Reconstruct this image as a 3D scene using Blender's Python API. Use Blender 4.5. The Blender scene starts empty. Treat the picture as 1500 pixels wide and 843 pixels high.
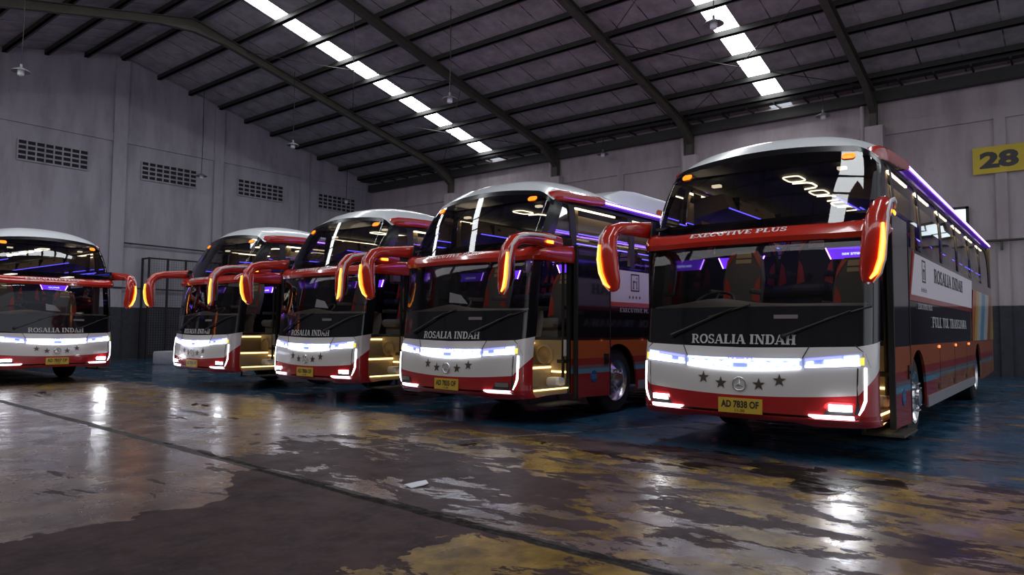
import bpy, bmesh, math, random
from mathutils import Vector, Matrix
random.seed(7)
C = bpy.context.scene.collection
SC = bpy.context.scene

# ------------------------------------------------------------------ camera
cam_d = bpy.data.cameras.new('camera')
cam_d.sensor_width = 36.0
cam_d.lens = 36.0 * 1042.3 / 1500.0
cam_d.clip_end = 500
cam = bpy.data.objects.new('camera', cam_d)
C.objects.link(cam)
CAM_H = 1.27
YAW, PIT, ROL = 0.68042, 0.058765, 0.006793
fw = Vector((math.cos(YAW) * math.cos(PIT), math.sin(YAW) * math.cos(PIT), math.sin(PIT)))
rt = Vector((math.sin(YAW), -math.cos(YAW), 0))
up = rt.cross(fw)
r2 = rt * math.cos(ROL) + up * math.sin(ROL)
u2 = up * math.cos(ROL) - rt * math.sin(ROL)
M = Matrix((r2, u2, -fw)).transposed().to_4x4()
M.translation = Vector((0, 0, CAM_H))
cam.matrix_world = M
SC.camera = cam

# ------------------------------------------------------------------ light and exposure
SC.view_settings.view_transform = 'Standard'
SC.view_settings.look = 'None'
SC.view_settings.gamma = 1.0
SC.view_settings.use_curve_mapping = False
SC.view_settings.exposure = 0.0
W = bpy.data.worlds.new('world')
SC.world = W
W.use_nodes = True
bg = W.node_tree.nodes['Background']
bg.inputs[0].default_value = (0.80, 0.86, 1.0, 1)
bg.inputs[1].default_value = 0.6
SKYLIGHT_STRENGTH = 12.5
SC.cycles.max_bounces = 7
SC.cycles.diffuse_bounces = 3
SC.cycles.glossy_bounces = 4
SC.cycles.transparent_max_bounces = 10
SC.cycles.transmission_bounces = 4
SC.cycles.caustics_reflective = False
SC.cycles.caustics_refractive = False
SC.cycles.sample_clamp_indirect = 4.0


def area_light(name, loc, rot, sx, sy, power, col):
    d = bpy.data.lights.new(name, 'AREA')
    d.shape = 'RECTANGLE'
    d.size = sx
    d.size_y = sy
    d.energy = power
    d.color = col
    o = bpy.data.objects.new(name, d)
    C.objects.link(o)
    o.location = loc
    o.rotation_euler = rot
    return o


# daylight through the open end of the hall, behind the camera
area_light('daylight_open_end', (11, -7.8, 3.0), (math.pi / 2, 0, 0), 18, 5, 120, (0.95, 0.95, 1.0))

# added fill lamp, unseen, high on the opposite wall; brightens the bus fronts
area_light('opposite_wall_fill', (-1.15, 10, 7.35), (0, -math.pi / 2, 0), 2.0, 32, 420, (0.96, 0.95, 1.0))


# ------------------------------------------------------------------ materials
def nt(name):
    m = bpy.data.materials.new(name)
    m.use_nodes = True
    t = m.node_tree
    return m, t, t.nodes['Principled BSDF'], t.nodes['Material Output']


def pm(name, col, rough=0.5, metal=0.0, coat=0.0, spec=0.5, emit=None, es=0.0, noise=0.0, nscale=6.0, bump=0.0):
    m, t, b, o = nt(name)
    b.inputs['Base Color'].default_value = (*col, 1)
    b.inputs['Roughness'].default_value = rough
    b.inputs['Metallic'].default_value = metal
    b.inputs['Coat Weight'].default_value = coat
    b.inputs['Coat Roughness'].default_value = 0.05
    b.inputs['Specular IOR Level'].default_value = spec
    if emit:
        b.inputs['Emission Color'].default_value = (*emit, 1)
        b.inputs['Emission Strength'].default_value = es
    if noise or bump:
        tc = t.nodes.new('ShaderNodeTexCoord')
        n = t.nodes.new('ShaderNodeTexNoise')
        n.inputs['Scale'].default_value = nscale
        n.inputs['Detail'].default_value = 6
        t.links.new(tc.outputs['Object'], n.inputs['Vector'])
        if noise:
            mx = t.nodes.new('ShaderNodeMix')
            mx.data_type = 'RGBA'
            mx.inputs['A'].default_value = tuple(c * (1 - noise) for c in col) + (1,)
            mx.inputs['B'].default_value = tuple(min(1, c * (1 + noise)) for c in col) + (1,)
            t.links.new(n.outputs['Fac'], mx.inputs['Factor'])
            t.links.new(mx.outputs['Result'], b.inputs['Base Color'])
        if bump:
            bp = t.nodes.new('ShaderNodeBump')
            bp.inputs['Strength'].default_value = bump
            bp.inputs['Distance'].default_value = 0.02
            t.links.new(n.outputs['Fac'], bp.inputs['Height'])
            t.links.new(bp.outputs['Normal'], b.inputs['Normal'])
    return m


def em(name, col, s):
    m, t, b, o = nt(name)
    b.inputs['Base Color'].default_value = (*col, 1)
    b.inputs['Roughness'].default_value = 0.4
    b.inputs['Emission Color'].default_value = (*col, 1)
    b.inputs['Emission Strength'].default_value = s
    return m


def glass(name, tint, ior=1.5, refl=1.0):
    m = bpy.data.materials.new(name)
    m.use_nodes = True
    t = m.node_tree
    t.nodes.clear()
    o = t.nodes.new('ShaderNodeOutputMaterial')
    tr = t.nodes.new('ShaderNodeBsdfTransparent')
    tr.inputs[0].default_value = (*tint, 1)
    gl = t.nodes.new('ShaderNodeBsdfGlossy')
    gl.inputs['Roughness'].default_value = 0.015
    gl.inputs['Color'].default_value = (refl, refl, refl, 1)
    fr = t.nodes.new('ShaderNodeFresnel')
    fr.inputs[0].default_value = ior
    mx = t.nodes.new('ShaderNodeMixShader')
    t.links.new(fr.outputs[0], mx.inputs[0])
    t.links.new(tr.outputs[0], mx.inputs[1])
    t.links.new(gl.outputs[0], mx.inputs[2])
    t.links.new(mx.outputs[0], o.inputs[0])
    return m


class N:
    """small helper for node graphs"""

    def __init__(s, t):
        s.t = t

    def new(s, ty, **kw):
        n = s.t.nodes.new(ty)
        for k, v in kw.items():
            setattr(n, k, v)
        return n

    def link(s, a, b):
        s.t.links.new(a, b)

    def math(s, op, a, b=None, clamp=False):
        n = s.t.nodes.new('ShaderNodeMath')
        n.operation = op
        n.use_clamp = clamp
        for i, x in enumerate((a, b)):
            if x is None:
                continue
            if isinstance(x, (int, float)):
                n.inputs[i].default_value = x
            else:
                s.t.links.new(x, n.inputs[i])
        return n.outputs[0]

    def noise(s, vec, scale, detail=6, rough=0.6, dist=0.0):
        n = s.t.nodes.new('ShaderNodeTexNoise')
        n.inputs['Scale'].default_value = scale
        n.inputs['Detail'].default_value = detail
        n.inputs['Roughness'].default_value = rough
        n.inputs['Distortion'].default_value = dist
        s.t.links.new(vec, n.inputs['Vector'])
        return n.outputs['Fac']

    def ramp(s, fac, lo, hi):
        n = s.t.nodes.new('ShaderNodeMapRange')
        n.interpolation_type = 'SMOOTHSTEP'
        n.inputs['From Min'].default_value = lo
        n.inputs['From Max'].default_value = hi
        s.t.links.new(fac, n.inputs['Value'])
        return n.outputs[0]

    def mix(s, fac, a, b):
        n = s.t.nodes.new('ShaderNodeMix')
        n.data_type = 'RGBA'
        for k, x in (('Factor', fac), ('A', a), ('B', b)):
            if isinstance(x, (int, float)):
                n.inputs[k].default_value = x
            elif isinstance(x, tuple):
                n.inputs[k].default_value = (*x, 1)
            else:
                s.t.links.new(x, n.inputs[k])
        return n.outputs['Result']


def mapped(g, scale=(1, 1, 1), loc=(0, 0, 0), rotz=0):
    tc = g.new('ShaderNodeTexCoord')
    mp = g.new('ShaderNodeMapping')
    mp.inputs['Scale'].default_value = scale
    mp.inputs['Location'].default_value = loc
    mp.inputs['Rotation'].default_value = (0, 0, rotz)
    g.link(tc.outputs['Object'], mp.inputs['Vector'])
    return mp.outputs['Vector']


def floor_material():
    m, t, b, o = nt('worn_painted_concrete')
    g = N(t)
    tc = g.new('ShaderNodeTexCoord')
    P = tc.outputs['Object']
    sx = g.new('ShaderNodeSeparateXYZ')
    g.link(P, sx.inputs[0])
    X, Y = sx.outputs[0], sx.outputs[1]
    v1 = mapped(g, (1, 1, 1))
    vs = mapped(g, (2.2, 0.9, 1), (3.1, 1.7, 0), 0.35)      # flakes drawn out along one way
    big = g.noise(v1, 0.45, 5, 0.55)
    flake = g.noise(vs, 1.25, 10, 0.66, 0.35)
    flake2 = g.noise(mapped(g, (1.6, 0.8, 1), (9, 4, 0), 0.5), 1.7, 10, 0.67, 0.3)
    fine = g.noise(v1, 14, 6, 0.7)
    mid = g.noise(v1, 2.2, 7, 0.65)
    wob = g.math('MULTIPLY', g.math('SUBTRACT', g.noise(v1, 0.8, 7, 0.6), 0.5), 2.6)
    wob2 = g.math('MULTIPLY', g.math('SUBTRACT', g.noise(v1, 2.5, 7, 0.6), 0.5), 0.9)
    base = g.mix(g.ramp(mid, 0.3, 0.7), (0.026, 0.014, 0.0145), (0.062, 0.034, 0.035))
    base = g.mix(g.ramp(fine, 0.45, 0.8), base, (0.070, 0.045, 0.045))
    # distances from the dark slot that crosses the aisle
    jl = g.math('SUBTRACT', X, g.math('ADD', g.math('MULTIPLY', Y, 0.043), 3.37))
    jl = g.math('ADD', jl, g.math('MULTIPLY', g.math('SUBTRACT', g.noise(v1, 1.6, 4), 0.5), 0.09))
    beyond = g.ramp(jl, -0.02, 0.02)
    nearleft = g.ramp(g.math('SUBTRACT', g.math('ADD', Y, g.math('MULTIPLY', wob2, 0.8)), g.math('MULTIPLY', g.ramp(X, 2.75, 3.45), 0.75)), 5.02, 5.06)
    # beige worn coat
    coat_w = g.math('MAXIMUM', beyond, nearleft)
    thr = g.math('ADD', flake, g.math('MULTIPLY', g.math('SUBTRACT', coat_w, 1), 0.25))
    edge_bonus = g.math('MULTIPLY', g.ramp(g.math('ABSOLUTE', g.math('SUBTRACT', jl, 0.25)), 0.5, 0.05), 0.04)
    far_bonus = g.math('MULTIPLY', g.ramp(Y, 6.2, 8.0), 0.13)
    far_bonus = g.math('ADD', far_bonus, g.math('MULTIPLY', g.math('MULTIPLY', nearleft, g.math('SUBTRACT', 1.0, beyond)), 0.10))
    midp = g.math('MULTIPLY', g.math('MULTIPLY', g.ramp(Y, 3.0, 3.8), g.ramp(Y, 7.2, 6.0)), beyond)
    far_bonus = g.math('SUBTRACT', far_bonus, g.math('MULTIPLY', midp, 0.07))
    thr = g.math('ADD', thr, g.math('ADD', edge_bonus, far_bonus))
    beige_m = g.ramp(thr, 0.505, 0.52)
    beige_c = g.mix(g.ramp(mid, 0.3, 0.75), (0.080, 0.056, 0.050), (0.25, 0.18, 0.140))
    col = g.mix(beige_m, base, beige_c)
    # yellow flaking paint: a broad band in front of the buses and pieces near the slot
    band = g.ramp(g.math('ABSOLUTE', g.math('SUBTRACT', g.math('ADD', X, g.math('MULTIPLY', wob, 0.45)), 5.9)), 1.5, 0.4)
    rightzone = g.ramp(g.math('ADD', Y, wob), 3.9, 2.6)
    yw = g.math('MAXIMUM', band, g.math('MULTIPLY', rightzone, 0.9))
    yw = g.math('MULTIPLY', yw, g.math('MAXIMUM', beyond, 0.35))
    nearright = g.math('MULTIPLY', g.ramp(g.math('ADD', Y, g.math('MULTIPLY', wob2, 1.1)), 3.15, 2.95), g.math('SUBTRACT', 1.0, beyond))
    yw = g.math('MAXIMUM', yw, g.math('MULTIPLY', nearright, 1.25))
    yt = g.math('ADD', flake2, g.math('MULTIPLY', g.math('SUBTRACT', yw, 1.0), 0.30))
    yel_m = g.ramp(yt, 0.49, 0.51)
    yel_c = g.mix(g.ramp(g.noise(v1, 3.5, 8, 0.7), 0.35, 0.7), (0.11, 0.066, 0.018), (0.33, 0.205, 0.045))
    col = g.mix(yel_m, col, yel_c)
    # blue green paint in the parking bays
    bay = g.ramp(g.math('ADD', X, g.math('MULTIPLY', wob2, 0.8)), 7.0, 7.35)
    bay_m = g.math('MULTIPLY', bay, g.ramp(g.noise(vs, 1.1, 8, 0.6), 0.36, 0.46))
    bay_c = g.mix(g.ramp(mid, 0.3, 0.7), (0.011, 0.047, 0.086), (0.026, 0.085, 0.145))
    col = g.mix(bay_m, col, bay_c)
    # oil stains and wet spots with edges of their own
    oil = g.ramp(g.noise(mapped(g, (1.0, 0.6, 1), (2.3, 7.7, 0), 0.2), 1.05, 8, 0.62, 0.5), 0.635, 0.65)
    oil = g.math('MULTIPLY', oil, g.ramp(X, 4.3, 5.0))

    def blob(cx, cy, ax, ay, k=0.5):
        dx = g.math('DIVIDE', g.math('SUBTRACT', X, cx), ax)
        dy = g.math('DIVIDE', g.math('SUBTRACT', Y, cy), ay)
        d = g.math('SQRT', g.math('ADD', g.math('MULTIPLY', dx, dx), g.math('MULTIPLY', dy, dy)))
        d = g.math('ADD', d, g.math('MULTIPLY', wob2, k * 2.6))
        return g.ramp(d, 1.03, 0.97)
    oil = g.math('MAXIMUM', oil, blob(6.3, 1.75, 0.42, 0.26))
    oil = g.math('MAXIMUM', oil, g.math('MULTIPLY', blob(6.75, 3.1, 0.55, 1.9), g.ramp(flake, 0.50, 0.52)))
    oil = g.math('MAXIMUM', oil, blob(5.35, 10.2, 0.10, 1.0))
    col = g.mix(g.math('MULTIPLY', oil, 0.93), col, (0.012, 0.009, 0.011))
    ypud = blob(5.6, 2.6, 0.09, 0.2, 0.35)
    col = g.mix(ypud, col, (0.20, 0.13, 0.02))
    # the slot, and pale scratches that run across the aisle
    slot = g.ramp(g.math('ABSOLUTE', g.math('ADD', jl, g.math('MULTIPLY', g.math('SUBTRACT', fine, 0.5), 0.07))), 0.072, 0.05)
    col = g.mix(slot, col, g.mix(g.ramp(fine, 0.4, 0.7), (0.008, 0.006, 0.006), (0.05, 0.04, 0.035)))
    ln = g.math('SUBTRACT', Y, g.math('ADD', g.math('MULTIPLY', X, -0.45), 8.35))
    ln = g.math('ADD', ln, g.math('MULTIPLY', wob2, 0.12))
    scr = g.math('MULTIPLY', g.ramp(g.math('ABSOLUTE', ln), 0.025, 0.008), g.ramp(g.noise(v1, 2.8, 5), 0.42, 0.55))
    scr = g.math('MULTIPLY', scr, beyond)
    col = g.mix(scr, col, (0.32, 0.26, 0.23))
    g.link(col, b.inputs['Base Color'])
    cover = g.math('MAXIMUM', beige_m, yel_m)
    rn = g.ramp(g.noise(v1, 3.2, 6, 0.6), 0.3, 0.75)
    r = g.math('ADD', 0.52, g.math('MULTIPLY', rn, 0.14))
    r = g.math('SUBTRACT', r, g.math('MULTIPLY', cover, 0.27))
    r = g.math('SUBTRACT', r, g.math('MULTIPLY', g.math('MULTIPLY', coat_w, g.ramp(big, 0.42, 0.62)), 0.10))
    r = g.math('SUBTRACT', r, g.math('MULTIPLY', bay_m, 0.12))
    r = g.math('SUBTRACT', r, g.math('MULTIPLY', oil, 0.22))
    r = g.math('ADD', r, g.math('MULTIPLY', slot, 0.3))
    g.link(r, b.inputs['Roughness'])
    g.link(g.math('ADD', 0.10, g.math('MULTIPLY', g.math('MULTIPLY', coat_w, g.math('ADD', 0.22, cover)), 0.25)), b.inputs['Specular IOR Level'])
    h = g.math('ADD', g.math('MULTIPLY', mid, 0.5), g.math('MULTIPLY', fine, 0.25))
    h = g.math('ADD', h, g.math('MULTIPLY', beige_m, 0.12))
    h = g.math('ADD', h, g.math('MULTIPLY', yel_m, 0.12))
    h = g.math('SUBTRACT', h, g.math('MULTIPLY', slot, 1.5))
    bp = g.new('ShaderNodeBump')
    bp.inputs['Strength'].default_value = 0.35
    bp.inputs['Distance'].default_value = 0.02
    bp.inputs['Strength'].default_value = 0.28
    g.link(h, bp.inputs['Height'])
    g.link(bp.outputs['Normal'], b.inputs['Normal'])
    return m


def wall_material(name, light, dark, band, zsplit):
    """whitewashed masonry with a dark painted dado below zsplit"""
    m, t, b, o = nt(name)
    g = N(t)
    tc = g.new('ShaderNodeTexCoord')
    sx = g.new('ShaderNodeSeparateXYZ')
    g.link(tc.outputs['Object'], sx.inputs[0])
    v = mapped(g)
    st = g.noise(mapped(g, (1.2, 1.2, 0.25)), 1.3, 8, 0.65)
    n2 = g.noise(v, 5, 8, 0.7)
    col = g.mix(g.ramp(st, 0.35, 0.75), light, dark)
    col = g.mix(g.math('MULTIPLY', g.ramp(n2, 0.62, 0.75), 0.35), col, tuple(c * 0.45 for c in dark))
    low = g.ramp(g.math('ADD', sx.outputs[2], g.math('MULTIPLY', n2, 0.02)), zsplit + 0.012, zsplit - 0.012)
    bc = g.mix(g.ramp(n2, 0.3, 0.7), band, tuple(c * 1.5 for c in band))
    col = g.mix(low, col, bc)
    g.link(col, b.inputs['Base Color'])
    b.inputs['Roughness'].default_value = 0.8
    bp = g.new('ShaderNodeBump')
    bp.inputs['Strength'].default_value = 0.3
    bp.inputs['Distance'].default_value = 0.03
    g.link(n2, bp.inputs['Height'])
    g.link(bp.outputs['Normal'], b.inputs['Normal'])
    return m


def roof_material():
    m, t, b, o = nt('grimy_roof_sheet')
    g = N(t)
    tc = g.new('ShaderNodeTexCoord')
    sx = g.new('ShaderNodeSeparateXYZ')
    g.link(tc.outputs['Object'], sx.inputs[0])
    v = mapped(g)
    n1 = g.noise(v, 1.6, 8, 0.7)
    n2 = g.noise(v, 9, 6, 0.7)
    col = g.mix(g.ramp(n1, 0.3, 0.75), (0.27, 0.265, 0.255), (0.46, 0.45, 0.44))
    fr = g.math('FRACT', g.math('DIVIDE', g.math('ADD', sx.outputs[1], g.math('MULTIPLY', n2, 0.02)), 1.05))
    seam = g.ramp(g.math('ABSOLUTE', g.math('SUBTRACT', fr, 0.5)), 0.025, 0.012)
    seam = g.math('MULTIPLY', seam, g.ramp(g.noise(v, 0.9, 3), 0.35, 0.6))
    col = g.mix(seam, col, (0.02, 0.02, 0.02))
    col = g.mix(g.ramp(n2, 0.66, 0.74), col, (0.06, 0.058, 0.055))
    g.link(col, b.inputs['Base Color'])
    b.inputs['Roughness'].default_value = 0.75
    bp = g.new('ShaderNodeBump')
    bp.inputs['Strength'].default_value = 0.25
    g.link(n2, bp.inputs['Height'])
    g.link(bp.outputs['Normal'], b.inputs['Normal'])
    return m


MT = {}
MT['floor'] = floor_material()
MT['gable'] = wall_material('gable_whitewash', (0.41, 0.39, 0.425), (0.285, 0.27, 0.30), (0.028, 0.029, 0.035), 2.06)
MT['sidewall'] = wall_material('side_whitewash', (0.49, 0.43, 0.45), (0.36, 0.305, 0.32), (0.034, 0.032, 0.045), 2.06)
MT['roof'] = roof_material()
MT['farwall'] = wall_material('opposite_wall_paint', (0.22, 0.21, 0.22), (0.14, 0.135, 0.14), (0.028, 0.029, 0.035), 2.06)
MT['steel'] = pm('dark_painted_steel', (0.075, 0.072, 0.055), 0.6, 0.2, noise=0.35, nscale=3)
MT['purlin'] = pm('dark_purlin_steel', (0.04, 0.039, 0.037), 0.6, 0.2, noise=0.3)
MT['sky_sheet'] = em('daylit_translucent_sheet', (0.93, 0.97, 1.0), SKYLIGHT_STRENGTH)
MT['white'] = pm('white_bus_paint', (0.74, 0.715, 0.71), 0.25, 0, coat=0.6)
MT['roofwhite'] = pm('white_roof_paint', (0.82, 0.85, 0.88), 0.28, 0, coat=0.5)
MT['red'] = pm('red_bus_paint', (0.40, 0.018, 0.022), 0.22, 0, coat=0.9)
MT['redv'] = pm('bright_red_paint', (0.52, 0.022, 0.010), 0.2, 0, coat=1.0)
MT['black'] = pm('gloss_black_panel', (0.008, 0.008, 0.011), 0.08, 0, coat=0.5)
MT['pillar'] = pm('dark_pillar_paint', (0.007, 0.007, 0.009), 0.22, spec=0.35)
MT['lampbody'] = em('lit_lamp_reflector', (0.40, 0.50, 1.0), 0.30)
MT['cabfill'] = em('cab_fill_glow', (1.0, 0.90, 0.78), 4.0)
MT['ambermid'] = em('amber_led_centre', (1.0, 0.50, 0.10), 3.0)
MT['spotdim'] = em('small_cabin_lamp', (1.0, 0.86, 0.58), 2.0)
MT['matt'] = pm('matt_black_plastic', (0.012, 0.012, 0.013), 0.5)
MT['rubber'] = pm('tyre_rubber', (0.012, 0.012, 0.013), 0.75, bump=0.2, nscale=30)
MT['chrome'] = pm('chrome', (0.70, 0.70, 0.71), 0.26, 1.0)
MT['silver'] = pm('silver_skirt_paint', (0.33, 0.32, 0.34), 0.4, 0.3)
MT['orange'] = pm('orange_bus_paint', (0.50, 0.115, 0.025), 0.25, 0, coat=0.7)
MT['glass'] = glass('windscreen_glass', (0.84, 0.83, 0.83), 1.45)
MT['dglass'] = glass('tinted_upper_glass', (0.34, 0.33, 0.335), 1.5)
MT['sglass'] = glass('tinted_side_glass', (0.62, 0.60, 0.58), 1.55)
MT['lettersilver'] = pm('silver_letter_film', (0.55, 0.54, 0.55), 0.4, emit=(0.6, 0.6, 0.62), es=0.0)
MT['letterwhite'] = pm('white_letter_film', (0.80, 0.78, 0.78), 0.4)
MT['letterdark'] = pm('dark_letter_film', (0.03, 0.03, 0.036), 0.4)
MT['banner'] = pm('white_banner_film', (0.80, 0.74, 0.78), 0.4)
MT['gold'] = pm('bronze_star_film', (0.13, 0.10, 0.085), 0.35, 0.4)
MT['plate'] = pm('yellow_plate', (0.62, 0.42, 0.05), 0.4)
MT['led'] = em('white_led', (0.86, 0.92, 1.0), 5.5)
MT['leddim'] = em('white_led_soft', (0.84, 0.92, 1.0), 3.2)
MT['ledblue'] = em('blue_led', (0.16, 0.17, 1.0), 3.0)
MT['lamp'] = em('lit_fog_lamp', (0.95, 0.97, 1.0), 22)
MT['lampbright'] = em('dazzling_fog_lamp', (0.95, 0.97, 1.0), 120)
MT['lampoff'] = pm('clear_lamp_lens', (0.35, 0.34, 0.34), 0.15, 0.5)
MT['yellowlens'] = em('yellow_lens', (1.0, 0.80, 0.12), 0.9)
MT['amber'] = em('amber_led', (1.0, 0.22, 0.012), 3.0)
MT['ambercore'] = em('amber_led_core', (1.0, 0.36, 0.03), 2.5)
MT['ambermark'] = em('amber_marker', (1.0, 0.17, 0.005), 2.2)
MT['violet'] = em('violet_led_line', (0.42, 0.17, 1.0), 16)
MT['violetglow'] = em('violet_led_tube', (0.13, 0.03, 0.60), 0.25)
MT['blueline'] = em('blue_cabin_line', (0.10, 0.08, 1.0), 5)
MT['warm'] = em('warm_cabin_light', (1.0, 0.86, 0.58), 5.5)
MT['warmstep'] = em('warm_step_light', (1.0, 0.72, 0.28), 3.2)
MT['screen'] = em('violet_screen', (0.14, 0.03, 0.78), 1.3)
MT['screentext'] = em('screen_lettering', (0.55, 0.72, 1.0), 2.2)
MT['beige'] = pm('beige_trim', (0.50, 0.37, 0.21), 0.55)
MT['beigelight'] = pm('cream_trim', (0.40, 0.31, 0.19), 0.5)
MT['seat'] = pm('black_seat_cloth', (0.022, 0.022, 0.026), 0.7)
MT['seatgrey'] = pm('grey_seat_cloth', (0.10, 0.096, 0.10), 0.7)
MT['seatred'] = pm('red_seat_leather', (0.52, 0.045, 0.02), 0.5)
MT['dash'] = pm('dark_grey_dashboard', (0.17, 0.145, 0.125), 0.6)
MT['interior'] = pm('dark_cabin_lining', (0.03, 0.03, 0.032), 0.7)
MT['screw'] = pm('red_hot_marker', (0.5, 0.1, 0.03), 0.4, emit=(1.0, 0.25, 0.08), es=2.0)
MT['badge'] = pm('blue_badge', (0.03, 0.09, 0.25), 0.4)
MT['bluestripe'] = pm('pale_blue_stripe', (0.14, 0.36, 0.50), 0.35)
MT['greystripe'] = pm('grey_stripe', (0.20, 0.17, 0.18), 0.35)
MT['paper'] = pm('white_paper', (0.75, 0.76, 0.80), 0.7)
MT['signy'] = pm('yellow_sign_board', (0.66, 0.50, 0.035), 0.5, noise=0.15, nscale=3)
MT['cement'] = pm('pale_cement', (0.42, 0.42, 0.43), 0.85, noise=0.2, nscale=8, bump=0.4)
MT['concrete'] = pm('painted_column', (0.46, 0.43, 0.44), 0.8, noise=0.15, nscale=4, bump=0.2)
MT['lampglass'] = pm('milky_lamp_glass', (0.75, 0.77, 0.80), 0.3)
MT['lampshade'] = pm('grey_enamel_shade', (0.22, 0.22, 0.23), 0.45, 0.3)
MT['ventdark'] = pm('vent_shade_backing', (0.012, 0.012, 0.016), 0.8)
MT['pane'] = em('daylit_window_pane', (0.80, 0.92, 0.98), 1.6)
MT['meshgrey'] = pm('galvanised_wire', (0.16, 0.16, 0.17), 0.5, 0.6)


def rear_graphic_material():
    m, t, b, o = nt('rear_wave_graphic')
    g = N(t)
    tc = g.new('ShaderNodeTexCoord')
    sx = g.new('ShaderNodeSeparateXYZ')
    g.link(tc.outputs['Object'], sx.inputs[0])
    x = g.math('ADD', sx.outputs[0], g.math('MULTIPLY', g.math('SINE', g.math('MULTIPLY', sx.outputs[2], 2.2)), 0.35))
    cr = g.new('ShaderNodeValToRGB')
    cr.color_ramp.interpolation = 'CONSTANT'
    cols = [(0, (0.50, 0.115, 0.025)), (0.12, (0.62, 0.40, 0.06)), (0.22, (0.55, 0.53, 0.50)), (0.36, (0.12, 0.33, 0.52)), (0.52, (0.55, 0.53, 0.50)), (0.7, (0.30, 0.09, 0.04)), (0.86, (0.42, 0.30, 0.06))]
    e = cr.color_ramp.elements
    e[0].position, e[0].color = 0, (*cols[0][1], 1)
    e[1].position, e[1].color = cols[1][0], (*cols[1][1], 1)
    for p, c in cols[2:]:
        k = e.new(p)
        k.color = (*c, 1)
    g.link(g.math('DIVIDE', g.math('SUBTRACT', x, 8.0), 4.0), cr.inputs[0])
    g.link(cr.outputs[0], b.inputs['Base Color'])
    b.inputs['Roughness'].default_value = 0.3
    b.inputs['Coat Weight'].default_value = 0.5
    return m


MT['graphic'] = rear_graphic_material()


def lower_side_material():
    """bands of the livery on the lower body side, by height"""
    m, t, b, o = nt('lower_side_livery')
    g = N(t)
    tc = g.new('ShaderNodeTexCoord')
    sx = g.new('ShaderNodeSeparateXYZ')
    g.link(tc.outputs['Object'], sx.inputs[0])
    n = g.noise(mapped(g), 1.1, 4)
    cr = g.new('ShaderNodeValToRGB')
    cr.color_ramp.interpolation = 'CONSTANT'
    L = [(0.0, (0.34, 0.022, 0.022)), (0.645, (0.12, 0.33, 0.46)), (0.715, (0.20, 0.15, 0.17)), (0.765, (0.36, 0.03, 0.022)), (0.86, (0.50, 0.115, 0.03))]
    e = cr.color_ramp.elements
    e[0].position, e[0].color = 0, (*L[0][1], 1)
    e[1].position, e[1].color = L[1][0] / 1.3, (*L[1][1], 1)
    for p, c in L[2:]:
        k = e.new(p / 1.3)
        k.color = (*c, 1)
    g.link(g.math('DIVIDE', sx.outputs[2], 1.3), cr.inputs[0])
    # behind the front wheel the bands fade into a brown and yellow batik
    aft = g.ramp(g.math('ADD', sx.outputs[0], g.math('MULTIPLY', n, 1.5)), 4.2, 5.2)
    bat = g.mix(g.ramp(g.noise(mapped(g), 3.5, 3), 0.4, 0.6), (0.33, 0.085, 0.03), (0.40, 0.20, 0.05))
    lowz = g.ramp(sx.outputs[2], 0.72, 0.66)
    col = g.mix(g.math('MULTIPLY', g.math('MULTIPLY', aft, lowz), 0.85), cr.outputs[0], bat)
    g.link(col, b.inputs['Base Color'])
    b.inputs['Roughness'].default_value = 0.25
    b.inputs['Coat Weight'].default_value = 0.7
    return m


MT['lowside'] = lower_side_material()


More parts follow.
